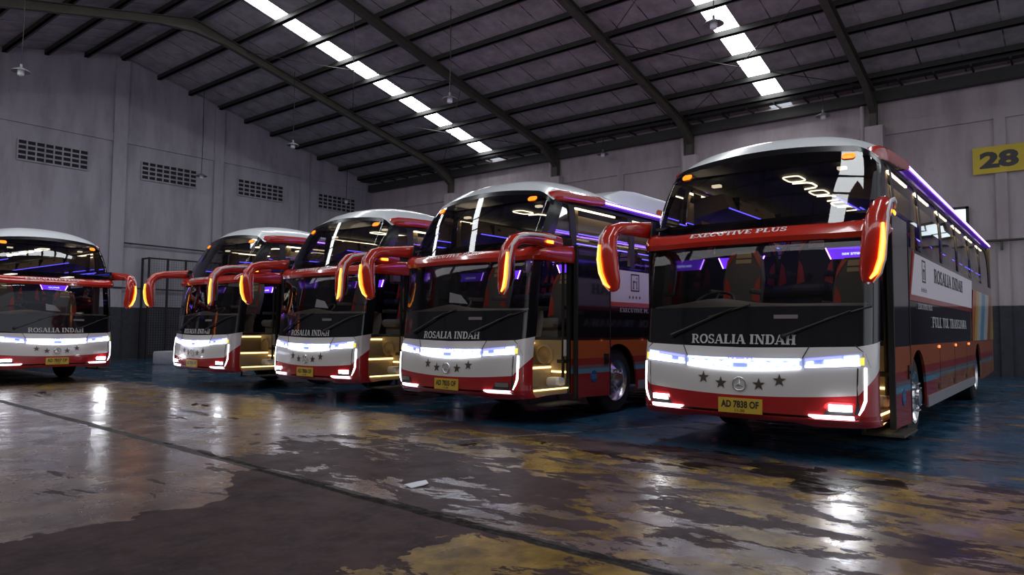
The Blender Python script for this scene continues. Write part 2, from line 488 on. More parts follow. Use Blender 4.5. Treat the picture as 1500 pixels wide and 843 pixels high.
# ------------------------------------------------------------------ mesh helpers
class MB:
    def __init__(s):
        s.v, s.f, s.m = [], [], []

    def add(s, vs, fs, mi=0):
        o = len(s.v)
        s.v += [tuple(p) for p in vs]
        for f in fs:
            s.f.append([i + o for i in f])
            s.m.append(mi)
        return s

    def box(s, x0, x1, y0, y1, z0, z1, mi=0):
        vs = [(x, y, z) for x in (x0, x1) for y in (y0, y1) for z in (z0, z1)]
        return s.add(vs, [(0, 1, 3, 2), (4, 6, 7, 5), (0, 4, 5, 1), (2, 3, 7, 6), (0, 2, 6, 4), (1, 5, 7, 3)], mi)

    def rbox(s, x0, x1, y0, y1, z0, z1, r, mi=0):
        """box with its edges parallel to z and its top chamfered"""
        def ring(d, z):
            return [(x0 + d + r, y0 + d, z), (x1 - d - r, y0 + d, z), (x1 - d, y0 + d + r, z), (x1 - d, y1 - d - r, z),
                    (x1 - d - r, y1 - d, z), (x0 + d + r, y1 - d, z), (x0 + d, y1 - d - r, z), (x0 + d, y0 + d + r, z)]
        R = [ring(r * 0.5, z0), ring(0, z0 + r), ring(0, z1 - r), ring(r * 0.5, z1)]
        s.loft(R, True, mi)
        o = len(s.v)
        s.add(R[0], [list(range(7, -1, -1))], mi)
        s.add(R[-1], [list(range(8))], mi)
        return s

    def loft(s, rows, closed=False, mi=0):
        n = len(rows[0])
        vs = [p for r in rows for p in r]
        fs = []
        for i in range(len(rows) - 1):
            for j in range(n if closed else n - 1):
                k = (j + 1) % n
                fs.append((i * n + j, i * n + k, (i + 1) * n + k, (i + 1) * n + j))
        return s.add(vs, fs, mi)

    def tube(s, path, r, n=8, cap=True, mi=0):
        """r: number, or per point a number or (side, up) pair"""
        P = [Vector(p) for p in path]
        rows = []
        prev = None
        for i, p in enumerate(P):
            d = (P[min(i + 1, len(P) - 1)] - P[max(i - 1, 0)]).normalized()
            if prev is None:
                ref = Vector((0, 0, 1)) if abs(d.z) < 0.9 else Vector((0, 1, 0))
            else:
                ref = prev
            sd = d.cross(ref)
            if sd.length < 1e-5:
                sd = d.cross(Vector((1, 0, 0)))
            sd.normalize()
            u = sd.cross(d).normalized()
            prev = u
            q = r[i] if isinstance(r, (list, tuple)) else r
            a, b_ = q if isinstance(q, (tuple, list)) else (q, q)
            rows.append([p + sd * a * math.cos(2 * math.pi * k / n) + u * b_ * math.sin(2 * math.pi * k / n) for k in range(n)])
        s.loft(rows, True, mi)
        if cap:
            s.add(rows[0], [list(range(n))], mi)
            s.add(rows[-1], [list(range(n - 1, -1, -1))], mi)
        return s

    def prism(s, poly, fn, d, mi=0):
        """poly of 2-D points; fn(u, v, w) gives the 3-D point; thickness from w = 0 to w = d"""
        n = len(poly)
        a = [fn(u, v, 0) for u, v in poly]
        c = [fn(u, v, d) for u, v in poly]
        fs = [list(range(n)), [2 * n - 1 - i for i in range(n)]]
        for i in range(n):
            j = (i + 1) % n
            fs.append([i, i + n, j + n, j])
        return s.add(a + c, fs, mi)

    def lathe(s, prof, centre, axis='y', n=24, mi=0):
        """prof of (radius, along)"""
        rows = []
        for r, a in prof:
            row = []
            for k in range(n):
                t = 2 * math.pi * k / n
                c, q = r * math.cos(t), r * math.sin(t)
                p = {'y': (c, a, q), 'z': (c, q, a), 'x': (a, c, q)}[axis]
                row.append((p[0] + centre[0], p[1] + centre[1], p[2] + centre[2]))
            rows.append(row)
        return s.loft(rows, True, mi)

    def build(s, name, mats, parent=None, smooth=True, ang=35):
        me = bpy.data.meshes.new(name)
        me.from_pydata(s.v, [], s.f)
        if not isinstance(mats, (list, tuple)):
            mats = [mats]
        for m in mats:
            me.materials.append(m)
        me.polygons.foreach_set('material_index', s.m)
        bm = bmesh.new()
        bm.from_mesh(me)
        bmesh.ops.remove_doubles(bm, verts=bm.verts, dist=1e-5)
        bmesh.ops.recalc_face_normals(bm, faces=bm.faces)
        bm.to_mesh(me)
        bm.free()
        if smooth:
            me.polygons.foreach_set('use_smooth', [True] * len(me.polygons))
            me.set_sharp_from_angle(angle=math.radians(ang))
        me.update()
        o = bpy.data.objects.new(name, me)
        C.objects.link(o)
        if parent is not None:
            o.parent = parent
        return o


def tag(o, label, cat=None, group=None, kind=None):
    o['label'] = label
    if cat:
        o['category'] = cat
    if group:
        o['group'] = group
    if kind:
        o['kind'] = kind
    return o


def empty(name, loc, rz=0):
    o = bpy.data.objects.new(name, None)
    C.objects.link(o)
    o.location = loc
    o.rotation_euler = (0, 0, rz)
    return o


def copy_tree(o, parent=None, skip=()):
    c = o.copy()
    C.objects.link(c)
    c.parent = parent
    for ch in list(o.children):
        if ch.name.split('.')[0] in skip:
            continue
        copy_tree(ch, c)
    return c


# ------------------------------------------------------------------ lettering
def _arc(cx, cy, rx, ry, a0, a1, w, k=10):
    out = []
    for i in range(k):
        t0 = math.radians(a0 + (a1 - a0) * i / k)
        t1 = math.radians(a0 + (a1 - a0) * (i + 1) / k)
        def pt(t, s):
            # thick at the sides, thinner at top and bottom
            ww = w * (0.55 + 0.45 * abs(math.cos(t)))
            return (cx + (rx + s * ww / 2) * math.cos(t), cy + (ry + s * ww / 2) * math.sin(t))
        out.append([pt(t0, -1), pt(t0, 1), pt(t1, 1), pt(t1, -1)])
    return out


def _ln(x0, y0, x1, y1, w):
    """stroke with horizontally cut ends when steep, else upright ends"""
    if abs(y1 - y0) >= abs(x1 - x0) * 0.5:
        return [[(x0 - w / 2, y0), (x0 + w / 2, y0), (x1 + w / 2, y1), (x1 - w / 2, y1)]]
    return [[(x0, y0 - w / 2), (x1, y1 - w / 2), (x1, y1 + w / 2), (x0, y0 + w / 2)]]


def _sf(x, y, h=0.2):
    t = 0.11
    return [[(x - h, y), (x + h, y), (x + h, y + t), (x - h, y + t)]] if y < 0.5 else [[(x - h, y - t), (x + h, y - t), (x + h, y), (x - h, y)]]


def glyph(c):
    S, T = 0.26, 0.115
    stem = lambda x: _ln(x, 0, x, 1, S) + _sf(x, 0) + _sf(x, 1)
    if c == 'I': return stem(.24), .52
    if c == 'L': return stem(.24) + _ln(.24, .05, .80, .05, .10) + _ln(.77, 0, .79, .3, .08), .86
    if c == 'H': return stem(.24) + stem(.80) + _ln(.24, .5, .8, .5, .11), 1.06
    if c == 'A': return _ln(.14, 0, .45, 1, T) + _ln(.84, 0, .52, 1, S) + _ln(.25, .32, .72, .32, .09) + _sf(.14, 0, .16) + _sf(.84, 0, .2), 1.02
    if c == 'N': return _ln(.22, 0, .22, 1, .11) + _ln(.88, 0, .88, 1, .11) + _ln(.24, 1, .86, 0, S) + _sf(.22, 0, .18) + _sf(.2, 1, .2) + _sf(.88, 1, .18), 1.1
    if c == 'D': return stem(.24) + _ln(.24, .05, .5, .05, .10) + _ln(.24, .95, .5, .95, .10) + _arc(.48, .5, .34, .45, -90, 90, .21), .98
    if c == 'P': return stem(.24) + _ln(.24, .95, .5, .95, .10) + _ln(.24, .44, .5, .44, .10) + _arc(.48, .695, .25, .255, -90, 90, .2), .86
    if c == 'R': return stem(.24) + _ln(.24, .95, .5, .95, .10) + _ln(.24, .46, .5, .46, .10) + _arc(.48, .705, .25, .245, -90, 90, .2) + _ln(.84, 0, .52, .48, .2) + _sf(.86, 0, .13), 1.0
    if c == 'O': return _arc(.5, .5, .38, .45, 0, 360, .22, 20), 1.0
    if c == 'C': return _arc(.5, .5, .38, .45, 50, 315, .22, 16) + _ln(.76, .66, .76, .98, .08), .92
    if c == 'S': return _arc(.38, .73, .24, .22, 20, 270, .18, 10) + _arc(.38, .27, .26, .22, -160, 90, .18, 10) + _ln(.64, .7, .64, .98, .07) + _ln(.09, .02, .09, .32, .07), .78
    if c == 'E': return stem(.24) + _ln(.24, .05, .8, .05, .10) + _ln(.24, .95, .76, .95, .10) + _ln(.24, .5, .6, .5, .10) + _ln(.78, 0, .79, .28, .07) + _ln(.75, .74, .74, 1, .07), .88
    if c == 'F': return stem(.24) + _ln(.24, .95, .76, .95, .10) + _ln(.24, .5, .6, .5, .10) + _ln(.75, .72, .74, 1, .07), .82
    if c == 'T': return _ln(.45, 0, .45, 1, S) + _sf(.45, 0) + _ln(.06, .95, .84, .95, .10) + _ln(.09, .7, .08, 1, .07) + _ln(.81, .7, .82, 1, .07), .9
    if c == 'U': return _ln(.24, .38, .24, 1, S) + _ln(.80, .38, .80, 1, .11) + _sf(.24, 1) + _sf(.8, 1, .17) + _arc(.52, .40, .28, .35, 180, 360, .19, 10), 1.04
    if c == 'V': return _ln(.16, 1, .48, 0, S) + _ln(.82, 1, .5, 0, T) + _sf(.16, 1) + _sf(.82, 1, .16), .98
    if c == 'X': return _ln(.18, 1, .78, 0, S) + _ln(.78, 1, .18, 0, T) + _sf(.18, 1) + _sf(.78, 1, .16) + _sf(.18, 0, .16) + _sf(.78, 0), .96
    if c == 'W': return _ln(.14, 1, .38, 0, S) + _ln(.62, 1, .4, 0, T) + _ln(.6, 1, .84, 0, S) + _ln(1.08, 1, .86, 0, T) + _sf(.14, 1) + _sf(.6, 1) + _sf(1.08, 1, .14), 1.22
    if c == 'J': return _ln(.4, .3, .4, 1, S) + _sf(.4, 1) + _arc(.22, .28, .18, .22, 180, 360, .17, 8), .66
    return [], .42


def serif(mb, text, fn, width, height, mi=0):
    """fn(u, v) maps to the surface; the line is centred on u = 0 with v from 0 to height"""
    adv, quads = 0.0, []
    for c in text:
        g, a = glyph(c)
        quads += [[(x + adv, y) for x, y in q] for q in g]
        adv += a
    k = width / adv
    for q in quads:
        mb.add([fn(x * k - width / 2, y * height) for x, y in q], [range(4)], mi)
    return mb


def sans(mb, text, fn, width, height, bold=0.0, mi=0):
    cu = bpy.data.curves.new('text', 'FONT')
    cu.body = text
    cu.resolution_u = 3
    cu.offset = bold
    cu.fill_mode = 'FRONT'
    o = bpy.data.objects.new('text', cu)
    C.objects.link(o)
    dg = bpy.context.evaluated_depsgraph_get()
    me = o.evaluated_get(dg).to_mesh()
    vs = [v.co.copy() for v in me.vertices]
    fs = [list(p.vertices) for p in me.polygons]
    x0, x1 = min(v.x for v in vs), max(v.x for v in vs)
    y0, y1 = min(v.y for v in vs), max(v.y for v in vs)
    if width is None:
        width = (x1 - x0) * height / (y1 - y0)
    mb.add([fn((v.x - x0) / (x1 - x0) * width - width / 2, (v.y - y0) / (y1 - y0) * height) for v in vs], fs, mi)
    o.evaluated_get(dg).to_mesh_clear()
    bpy.data.objects.remove(o)
    bpy.data.curves.remove(cu)
    return mb

# ------------------------------------------------------------------ the hall
K = 1.03


def zk(z):
    return CAM_H + (z - CAM_H) * K


US, VG = 24.2 * K, 29.2 * K
UA, ZA, SL = 11.45 * K, zk(11.9), 0.236
U0 = UA - (US - UA)          # the opposite eave
V_END = -7.4
FR = [23.2 * K, 17.1 * K, 11.1 * K, 5.0 * K, -1.05 * K, -7.05 * K]


def roof_z(u):
    return ZA - SL * abs(u - UA)


mb = MB()
mb.add([(-60, -60, 0), (90, -60, 0), (90, 90, 0), (-60, 90, 0)], [(0, 1, 2, 3)])
tag(mb.build('floor', MT['floor'], None, False), 'worn concrete hall floor with flaking yellow and beige paint', 'floor', kind='structure')

# gable wall: one thick slab up to the roof slope
T = 0.25
mb = MB()
poly = [(U0, 0), (US, 0), (US, roof_z(US) + .05), (UA, ZA + .05), (U0, roof_z(U0) + .05)]
mb.prism(poly, lambda u, v, w: (u, VG + w, v), T)
# piers, ring beam and ledges of the masonry
pier = [(7.15, 7.55), (11.39, 11.89), (15.49, 15.9), (19.82, 20.28), (23.75, 24.2)]
for a, b in pier:
    a, b = a * K, b * K
    top = min(roof_z(a), roof_z(b)) - 0.05
    mb.box(a, b, VG - 0.13, VG, 0, top)
edges = [U0 / K] + [x for p in pier for x in p]
for i in range(0, len(edges) - 1, 2):
    a, b = edges[i] * K, edges[i + 1] * K
    mb.box(a, b, VG - 0.06, VG, zk(8.47), zk(8.80))
tag(mb.build('wall_gable', MT['gable'], None, False), 'whitewashed gable end wall with piers above a dark painted dado', 'wall', kind='structure')

mb = MB()
mb.prism([(V_END, 0), (VG + T, 0), (VG + T, roof_z(US)), (V_END, roof_z(US))], lambda u, v, w: (US + w, u, v), T)
mb.box(US - 0.06, US, V_END, VG, zk(7.36), zk(7.74))
for v in FR[:-1]:
    mb.box(US - 0.42, US, v - 0.30, v + 0.22, 0, zk(7.62))
for i in range(len(FR) - 1):
    mid = (FR[i] + FR[i + 1]) / 2
    if i in (3,):
        mid = 1.78 * K
    mb.box(US - 0.07, US, mid - 0.14, mid + 0.14, 0, zk(7.36))
tag(mb.build('wall_side', MT['sidewall'], None, False), 'whitewashed side wall with concrete columns above a dark painted dado', 'wall', kind='structure')

# the long wall opposite the buses, with its columns
mb = MB()
mb.prism([(V_END, 0), (VG + T, 0), (VG + T, roof_z(U0)), (V_END, roof_z(U0))], lambda u, v, w: (U0 - w, u, v), T)
for v in FR[:-1]:
    mb.box(U0, U0 + .35, v - .25, v + .25, 0, zk(7.62))
mb.box(U0, U0 + .06, V_END, VG, zk(7.36), zk(7.74))
tag(mb.build('wall_opposite', MT['farwall'], None, False), 'whitewashed long wall opposite the row of buses', 'wall', kind='structure')

# roof sheets with gaps where the translucent sheets lie
SKY = {1: [(20.05 * K, 20.78 * K), (7.50 * K, 8.22 * K), (-4.9 * K, -4.2 * K)],
       -1: [(20.6, 21.3), (13.9, 14.6), (1.1, 1.8)]}
mb = MB()
for side in (1, -1):
    ue = US + .35 if side > 0 else U0 - .35
    vs_ = [V_END] + [x for p in sorted(SKY[side]) for x in p] + [VG + T]
    for i in range(0, len(vs_), 2):
        a, b = vs_[i], vs_[i + 1]
        zt = roof_z(ue)
        mb.add([(UA, a, ZA), (ue, a, zt), (ue, b, zt), (UA, b, ZA), (UA, a, ZA + .04), (ue, a, zt + .04), (ue, b, zt + .04), (UA, b, ZA + .04)],
               [(0, 1, 2, 3), (7, 6, 5, 4), (0, 4, 5, 1), (1, 5, 6, 2), (2, 6, 7, 3), (3, 7, 4, 0)])
tag(mb.build('ceiling', MT['roof'], None, False), 'underside of grimy grey roof sheets', 'roof', kind='structure')
for side in (1, -1):
    for i, (a, b) in enumerate(SKY[side]):
        ue = US - .15 if side > 0 else U0 + .15
        mb = MB()
        zt = roof_z(ue)
        u1 = UA + side * 0.35
        mb.add([(u1, a, roof_z(u1) + .02), (ue, a, zt + .02), (ue, b, zt + .02), (u1, b, roof_z(u1) + .02)], [(0, 1, 2, 3)])
        nm = ['near the gable wall', 'over the middle of the hall', 'at the open end of the hall'][i]
        tag(mb.build('skylight', MT['sky_sheet'], None, False), 'bright translucent roof strip %s, %s slope' % (nm, 'bus row' if side > 0 else 'opposite'), 'skylight', 'translucent roof strips', kind='structure')

# purlins
pu = [11.59, 13.03, 14.34, 15.64, 16.9, 18.2, 19.55, 20.8, 22.1, 23.3]
pu_l = [10.31, 9.0, 7.71, 6.4, 5.1, 3.8, 2.5, 1.2, 0, -1.0]
for i, u in enumerate(pu + pu_l):
    u *= K
    z = roof_z(u)
    mb = MB()
    s = 1 if u > UA else -1
    mb.box(u - .04, u + .04, V_END, VG, z - .19, z - .01)
    mb.box(u - .04, u + .11, V_END, VG, z - .19, z - .165)
    tag(mb.build('purlin_beam', MT['purlin'], None, False), 'dark steel purlin running the length of the roof', 'purlin', 'roof purlins', kind='structure')

# portal frames
for i, v in enumerate(FR):
    mb = MB()
    for s in (1, -1):
        ue = US - .28 if s > 0 else U0 + .28
        for (d0, d1, hw) in ((.20, .225, .10), (.225, .47, .012), (.47, .495, .10)):
            poly = [(UA, ZA - d0 - .02), (ue, roof_z(ue) - d0 - .02), (ue, roof_z(ue) - d1 - .02), (UA, ZA - d1 - .02)]
            mb.prism(poly, lambda a, b, w, v=v, hw=hw: (a, v - hw + w, b), 2 * hw)
        # haunch at the ridge and at the eave, then the stub column
        mb.prism([(UA, ZA - .49), (UA + s * 1.4, roof_z(UA + s * 1.4) - .49), (UA, ZA - .68)], lambda a, b, w, v=v: (a, v - .09 + w, b), .18)
        mb.prism([(ue - s * 1.1, roof_z(ue - s * 1.1) - .5), (ue, roof_z(ue) - .5), (ue, roof_z(ue) - .95)], lambda a, b, w, v=v: (a, v - .09 + w, b), .18)
        zb = zk(7.62) if s > 0 else 0
        x0, x1 = (ue - .02, ue + .2) if s > 0 else (ue - .2, ue + .02)
        mb.box(x0, x1, v - .11, v + .11, zb, roof_z(ue) - .2)
    nm = ['nearest the gable wall', 'second from the gable wall', 'third from the gable wall', 'fourth from the gable wall', 'fifth from the gable wall', 'at the open end'][i]
    tag(mb.build('portal_beam', MT['steel'], None, False), 'olive steel roof portal frame %s' % nm, 'roof frame', 'steel portal frames', kind='structure')

# eaves beam and gutter along the side wall
mb = MB()
mb.box(US - .32, US - .08, V_END, VG - .02, zk(8.38), zk(8.73))
tag(mb.build('eaves_beam', MT['purlin'], None, False), 'dark steel beam along the top of the side wall', 'beam', kind='structure')
mb = MB()
mb.box(US - .75, US - .42, V_END, VG - .02, zk(8.86), zk(9.0))
v = V_END + .3
while v < VG - .2:
    mb.box(US - .75, US - .02, v, v + .05, zk(8.81), zk(8.86))
    v += .95
tag(mb.build('trim_1', MT['purlin'], None, False), 'dark gutter on brackets below the eaves', 'gutter', kind='structure')

# wind bracing rods crossing in two bays
for (va, vb) in ((FR[3], FR[2]), (FR[1], FR[0])):
    for (ua, ub) in ((13.4, 18.2), (18.2, 23.4)):
        for fl in (0, 1):
            p0 = (ua * K, vb if fl else va, roof_z(ua * K) - .30)
            p1 = (ub * K, va if fl else vb, roof_z(ub * K) - .30)
            mb = MB()
            pts = [Vector(p0).lerp(Vector(p1), t / 6) - Vector((0, 0, .10 * math.sin(math.pi * t / 6))) for t in range(7)]
            mb.tube(pts, .014, 6)
            tag(mb.build('bracing_beam', MT['purlin'], None), 'thin diagonal bracing rod under the roof', 'bracing rod', 'bracing rods', kind='structure')

# downpipes beside the columns
for v in FR[1:4]:
    mb = MB()
    mb.tube([(US - .14, v + .34, 0.02), (US - .14, v + .34, zk(8.35))], .075, 12)
    nm = {1: 'near the gable end', 2: 'at the middle column', 3: 'behind the bus under sign 28'}[FR.index(v)]
    tag(mb.build('downpipe', MT['concrete'], None), 'whitewashed downpipe on the side wall %s' % nm, 'pipe', 'downpipes')
# pipe run on the side wall and conduits on the gable wall
mb = MB()
mb.tube([(US - .16, -6.5, zk(3.86)), (US - .16, 4.4, zk(3.86))], .035, 8)
for v in (1.87, -.6, -3):
    mb.box(US - .17, US - .001, v - .03, v + .03, zk(3.60), zk(3.83))
tag(mb.build('wall_pipe', MT['steel'], None), 'dark pipe on brackets along the side wall below sign 28', 'pipe')
for k, (ua, ub, za, zb, lb) in enumerate(((11.9, 23.6, 4.53, 4.40, 'upper dark conduit along the gable wall'), (3.0, 24.0, 2.83, 2.72, 'lower dark conduit just above the gable wall dado'))):
    mb = MB()
    mb.tube([(ua * K, VG - .17, zk(za)), (ub * K, VG - .17, zk(zb))], .028, 8)
    for u in (ua + .3, (ua + ub) / 2, ub - .3):
        z_ = zk(za + (zb - za) * (u - ua) / (ub - ua))
        mb.box(u * K - .02, u * K + .02, VG - .17, VG - .001, z_ - .02, z_ + .02)
    tag(mb.build('wall_conduit', MT['purlin'], None), lb, 'conduit')

# ventilation block windows in the gable wall: 8 by 4 openings
for k, (ua, ub) in enumerate(((8.26, 10.54), (12.50, 14.75), (16.64, 18.92), (20.88, 23.13))):
    u0, u1, z0, z1 = ua * K, ub * K, zk(7.15), zk(7.88)
    root = empty('window_%d' % (k + 1), (0, 0, 0))
    tag(root, ['perforated vent block panel above the lone bus at the gable wall', 'perforated vent block panel behind a hanging lamp cable', 'perforated vent block panel above the last bus of the row', 'perforated vent block panel next to the wall corner'][k], 'vent', 'vent block panels', kind='structure')
    mb = MB()
    mb.box(u0, u1, VG - .022, VG - .004, z0, z1)
    mb.build('shade_backing', MT['ventdark'], root, False)  # solid backing slab; its near-black colour stands in for shade in the openings
    mb = MB()
    cw, rh = (u1 - u0) / 8, (z1 - z0) / 4
    for i in range(9):
        mb.box(u0 + i * cw - .024, u0 + i * cw + .024, VG - .06, VG - .02, z0, z1)
    for j in range(5):
        mb.box(u0, u1, VG - .055, VG - .02, z0 + j * rh - .022, z0 + j * rh + .022)
    # sloping rain slats in every opening
    for i in range(8):
        for j in range(4):
            x0, x1, zz = u0 + i * cw + .024, u0 + (i + 1) * cw - .024, z0 + j * rh
            mb.add([(x0, VG - .05, zz + .02), (x1, VG - .05, zz + .02), (x1, VG - .02, zz + .05), (x0, VG - .02, zz + .05)], [(0, 1, 2, 3)])
    mb.build('grid', MT['gable'], root, False)

# small high windows in the side wall, beside and beyond the nearest bus
for k, (va, vb, z0, z1, lb) in enumerate(((2.66, 4.3, 4.25, 5.02, 'black framed window peeping over the nearest bus roof'), (-0.75, 0.62, 4.25, 4.85, 'black framed high window seen mirrored in the bus side'))):
    root = empty('window_%d' % (k + 5), (0, 0, 0))
    tag(root, lb, 'window', kind='structure')
    mb = MB()
    for a, b, c, d in ((va, vb, z0, z0 + .06), (va, vb, z1 - .07, z1), (va, va + .07, z0, z1), (vb - .07, vb, z0, z1)):
        mb.box(US - .12, US - .003, a, b, c, d)
    n = 4
    for i in range(1, n):
        v = va + (vb - va) * i / n
        mb.box(US - .08, US - .003, v - .02, v + .02, z0, z1)
    zz = z0 + (z1 - z0) * .35
    mb.box(US - .07, US - .003, va, vb, zz - .012, zz + .012)
    mb.build('window_frame', MT['matt'], root, False)
    mb = MB()
    mb.box(US - .03, US - .006, va + .05, vb - .05, z0 + .05, z1 - .05)
    mb.build('window_pane', MT['pane'], root, False)

# sign 28
root = empty('bay_sign', (US - .075, 1.7, zk(6.18)))
tag(root, 'yellow board with the black number 28 on the side wall', 'sign')
mb = MB()
y0, y1 = 1.17 * K - 1.7, 2.44 * K - 1.7
hh = .385 * K
mb.box(-.03, 0, y0, y1, -hh, hh)
mb.build('board', MT['signy'], root, False)
mb = MB()
mb.box(0, .07, y0 + .3, y0 + .36, -hh + .05, hh - .05)
mb.box(0, .07, y1 - .36, y1 - .3, -hh + .05, hh - .05)
mb.build('batten', MT['steel'], root, False)
mb = MB()
cy = 1.815 * K - 1.7
sans(mb, '28', lambda u, v: (-.034, cy - u, -.25 + v), .95, .50, 0.05)
mb.build('number_lettering', MT['letterdark'], root, False)


# ------------------------------------------------------------------ hanging lamps
def lamp_proto():
    root = empty('hanging_lamp', (0, 0, 0))
    mb = MB()
    mb.lathe([(.001, .15), (.03, .15), (.035, .06), (.06, .05), (.11, .025), (.20, -.02), (.235, -.05), (.235, -.062), (.19, -.035), (.10, .0), (.001, .01)], (0, 0, 0), 'z', 24)
    mb.build('lamp_shade', MT['lampshade'], root)
    mb = MB()
    mb.lathe([(.085, .0), (.085, -.13), (.075, -.16), (.04, -.18), (.001, -.185)], (0, 0, 0), 'z', 18)
    mb.build('lamp_jar', MT['lampglass'], root)
    return root


LAMPS = [((6.47, 22.87, 8.4), 'hanging lamp in front of the gable wall, farthest from the bus row'),
         ((14.95, 30.05 * .97, 7.75), 'hanging lamp on a long cable before the second vent panel'),
         ((15.8, 23.77, 8.4), 'small hanging lamp over the roof of the second bus in the row'),
         ((22.6, 29.2, 7.8), 'faint hanging lamp before the corner vent panel'),
         ((15.53, 15.09, 8.4), 'hanging lamp below the second roof frame'),
         ((24.3, 15.0, 8.4), 'small hanging lamp near the side wall between two columns'),
         ((15.38, 6.51, 8.4), 'dark hanging lamp against the bright middle skylight'),
         ((24.3, 6.56, 8.4), 'hanging lamp near the side wall above the nearest bus')]
proto = lamp_proto()
for i, (p, lb) in enumerate(LAMPS):
    o = proto if i == 0 else copy_tree(proto)
    o.location = p
    tag(o, lb, 'lamp', 'hanging lamps')
    mb = MB()
    mb.tube([(0, 0, .14), (.02, 0, (roof_z(p[0]) - p[2]) * .5), (0, 0, roof_z(p[0]) - p[2] - .02)], .012, 6)
    mb.build('lamp_cord', MT['matt'], o)

# ------------------------------------------------------------------ cage, cement block, paper on the floor
root = empty('wire_cage', (13.0, VG - .75, 0))
tag(root, 'black wire mesh storage cage standing against the gable wall', 'cage')
mb = MB()
h = 4.08
for u in (0, .75, 1.5, 3.0, 4.4):
    mb.box(u - .035, u + .035, -.035, .035, 0, h)
for z in (.12, 2.05, h - .04):
    mb.box(0, 4.4, -.03, .03, z - .03, z + .03)
for u in (0, 4.4):
    mb.box(u - .03, u + .03, 0, .6, h - .07, h - .01)
    mb.box(u - .035, u + .035, .55, .62, 0, h)
mb.build('cage_frame', MT['matt'], root, False)
mb = MB()
for i in range(45):
    u = i * 4.4 / 44
    mb.box(u - .004, u + .004, -.004, .004, .1, h)
for j in range(41):
    z = .1 + j * .0985
    mb.box(0, 4.4, -.004, .004, z - .004, z + .004)
mb.build('wire_mesh', MT['meshgrey'], root, False)

mb = MB()
mb.rbox(-.42, .42, -.42, .42, 0, .44, .05)
o = mb.build('cement_block', MT['cement'])
o.location = (11.75, 24.6, 0)
o.rotation_euler = (0, 0, .55)
tag(o, 'pale square cement block on the floor behind the second bus', 'block')

mb = MB()
pts = [(-.11, -.05, .004), (.0, -.075, .012), (.10, -.03, .005), (.13, .03, .018), (.02, .07, .006), (-.09, .055, .014), (0, 0, .03)]
mb.add(pts, [(0, 1, 6), (1, 2, 6), (2, 3, 6), (3, 4, 6), (4, 5, 6), (5, 0, 6)])
n = len(mb.v)
mb.add([(x, y, z - .003) for x, y, z in pts], [(6, 1, 0), (6, 2, 1), (6, 3, 2), (6, 4, 3), (6, 5, 4), (6, 0, 5)])
o = mb.build('paper_scrap', MT['paper'], None, False)
o.location = (4.08, 4.28, 0)
tag(o, 'crumpled white scrap of paper on the aisle floor', 'paper')


# ------------------------------------------------------------------ coach bus
# bus space: x runs back from the nose, y is across (door side negative), z is up
def interp(xs, ys, x):
    if x <= xs[0]:
        return ys[0]
    for i in range(1, len(xs)):
        if x <= xs[i]:
            k = (x - xs[i - 1]) / (xs[i] - xs[i - 1])
            return ys[i - 1] + k * (ys[i] - ys[i - 1])
    return ys[-1]


NZ = [.36, .40, .46, .6, .75, 1.0, 1.15, 1.3, 1.7, 2.1, 2.25, 2.42, 2.8, 3.1, 3.35]
NX = [.08, .035, .005, 0., 0., .02, .05, .07, .11, .16, .2, .28, .47, .65, .80]
HW = 1.22


def nose(z):
    return interp(NZ, NX, z)


def halfw(z):
    return interp([.3, 2.3, 2.7, 3.0, 3.17, 3.35], [1.22, 1.22, 1.21, 1.18, 1.13, 1.0], z)


def front(y, z):
    w = halfw(z)
    e = w - .14
    a = abs(y) / e
    if a <= 1:
        return nose(z) + .13 * a * a
    u = min((abs(y) - e) / .14, 1)
    return nose(z) + .13 + .22 * (1 - math.sqrt(max(0, 1 - u * u))) + .02 * u


def skin(q, z, off=0.0):
    """q in 0..1 across the front, 1..2 round the corner, beyond 2 metres along the side"""
    s = 1 if q >= 0 else -1
    a = abs(q)
    w = halfw(z) + off
    e = halfw(z) - .14
    n = nose(z)
    if a <= 1:
        return Vector((n + .13 * a * a - off, s * a * e, z))
    if a <= 2:
        t = (a - 1) * math.pi / 2
        return Vector((n + .13 + .24 * (1 - math.cos(t)) - off * math.cos(t), s * (e + (w - e) * math.sin(t)), z))
    return Vector((n + .37 + (a - 2), s * w, z))


def qs(a, b, n):
    return [a + (b - a) * i / n for i in range(n + 1)]


def zone(mb, q0, q1, zlo, zhi, nq=40, nz=6, off=0.0, mi=0):
    """strip of the front skin; zlo and zhi may be functions of q"""
    fl = zlo if callable(zlo) else (lambda q: zlo)
    fh = zhi if callable(zhi) else (lambda q: zhi)
    rows = []
    for j in range(nz + 1):
        rows.append([skin(q, fl(q) + (fh(q) - fl(q)) * j / nz, off) for q in qs(q0, q1, nq)])
    return mb.loft(rows, False, mi)


def fpt(off):
    return lambda y, z: (front(y, z) - off, y, z)


def patch(mb, y0, y1, zl, zh, n=12, off=.012, depth=.02, mi=0):
    """a slightly proud strip across the front between the curves zl(y) and zh(y)"""
    fl = zl if callable(zl) else (lambda y: zl)
    fh = zh if callable(zh) else (lambda y: zh)
    A = [y0 + (y1 - y0) * i / n for i in range(n + 1)]
    r = [[(front(y, fl(y)) + depth, y, fl(y)) for y in A], [(front(y, fl(y)) - off, y, fl(y)) for y in A],
         [(front(y, fh(y)) - off, y, fh(y)) for y in A], [(front(y, fh(y)) + depth, y, fh(y)) for y in A]]
    return mb.loft(r, False, mi)


def white_top(q):
    a = min(abs(q), 2)
    return 1.10 + .015 * a + .012 * a * a


def white_low(q):
    a = min(abs(q), 2)
    if a <= 1:
        return .615 + .05 * a * a
    return .665 + (a - 1) * .25


def lip_top(q):
    return .445 if abs(q) < .5 else .445


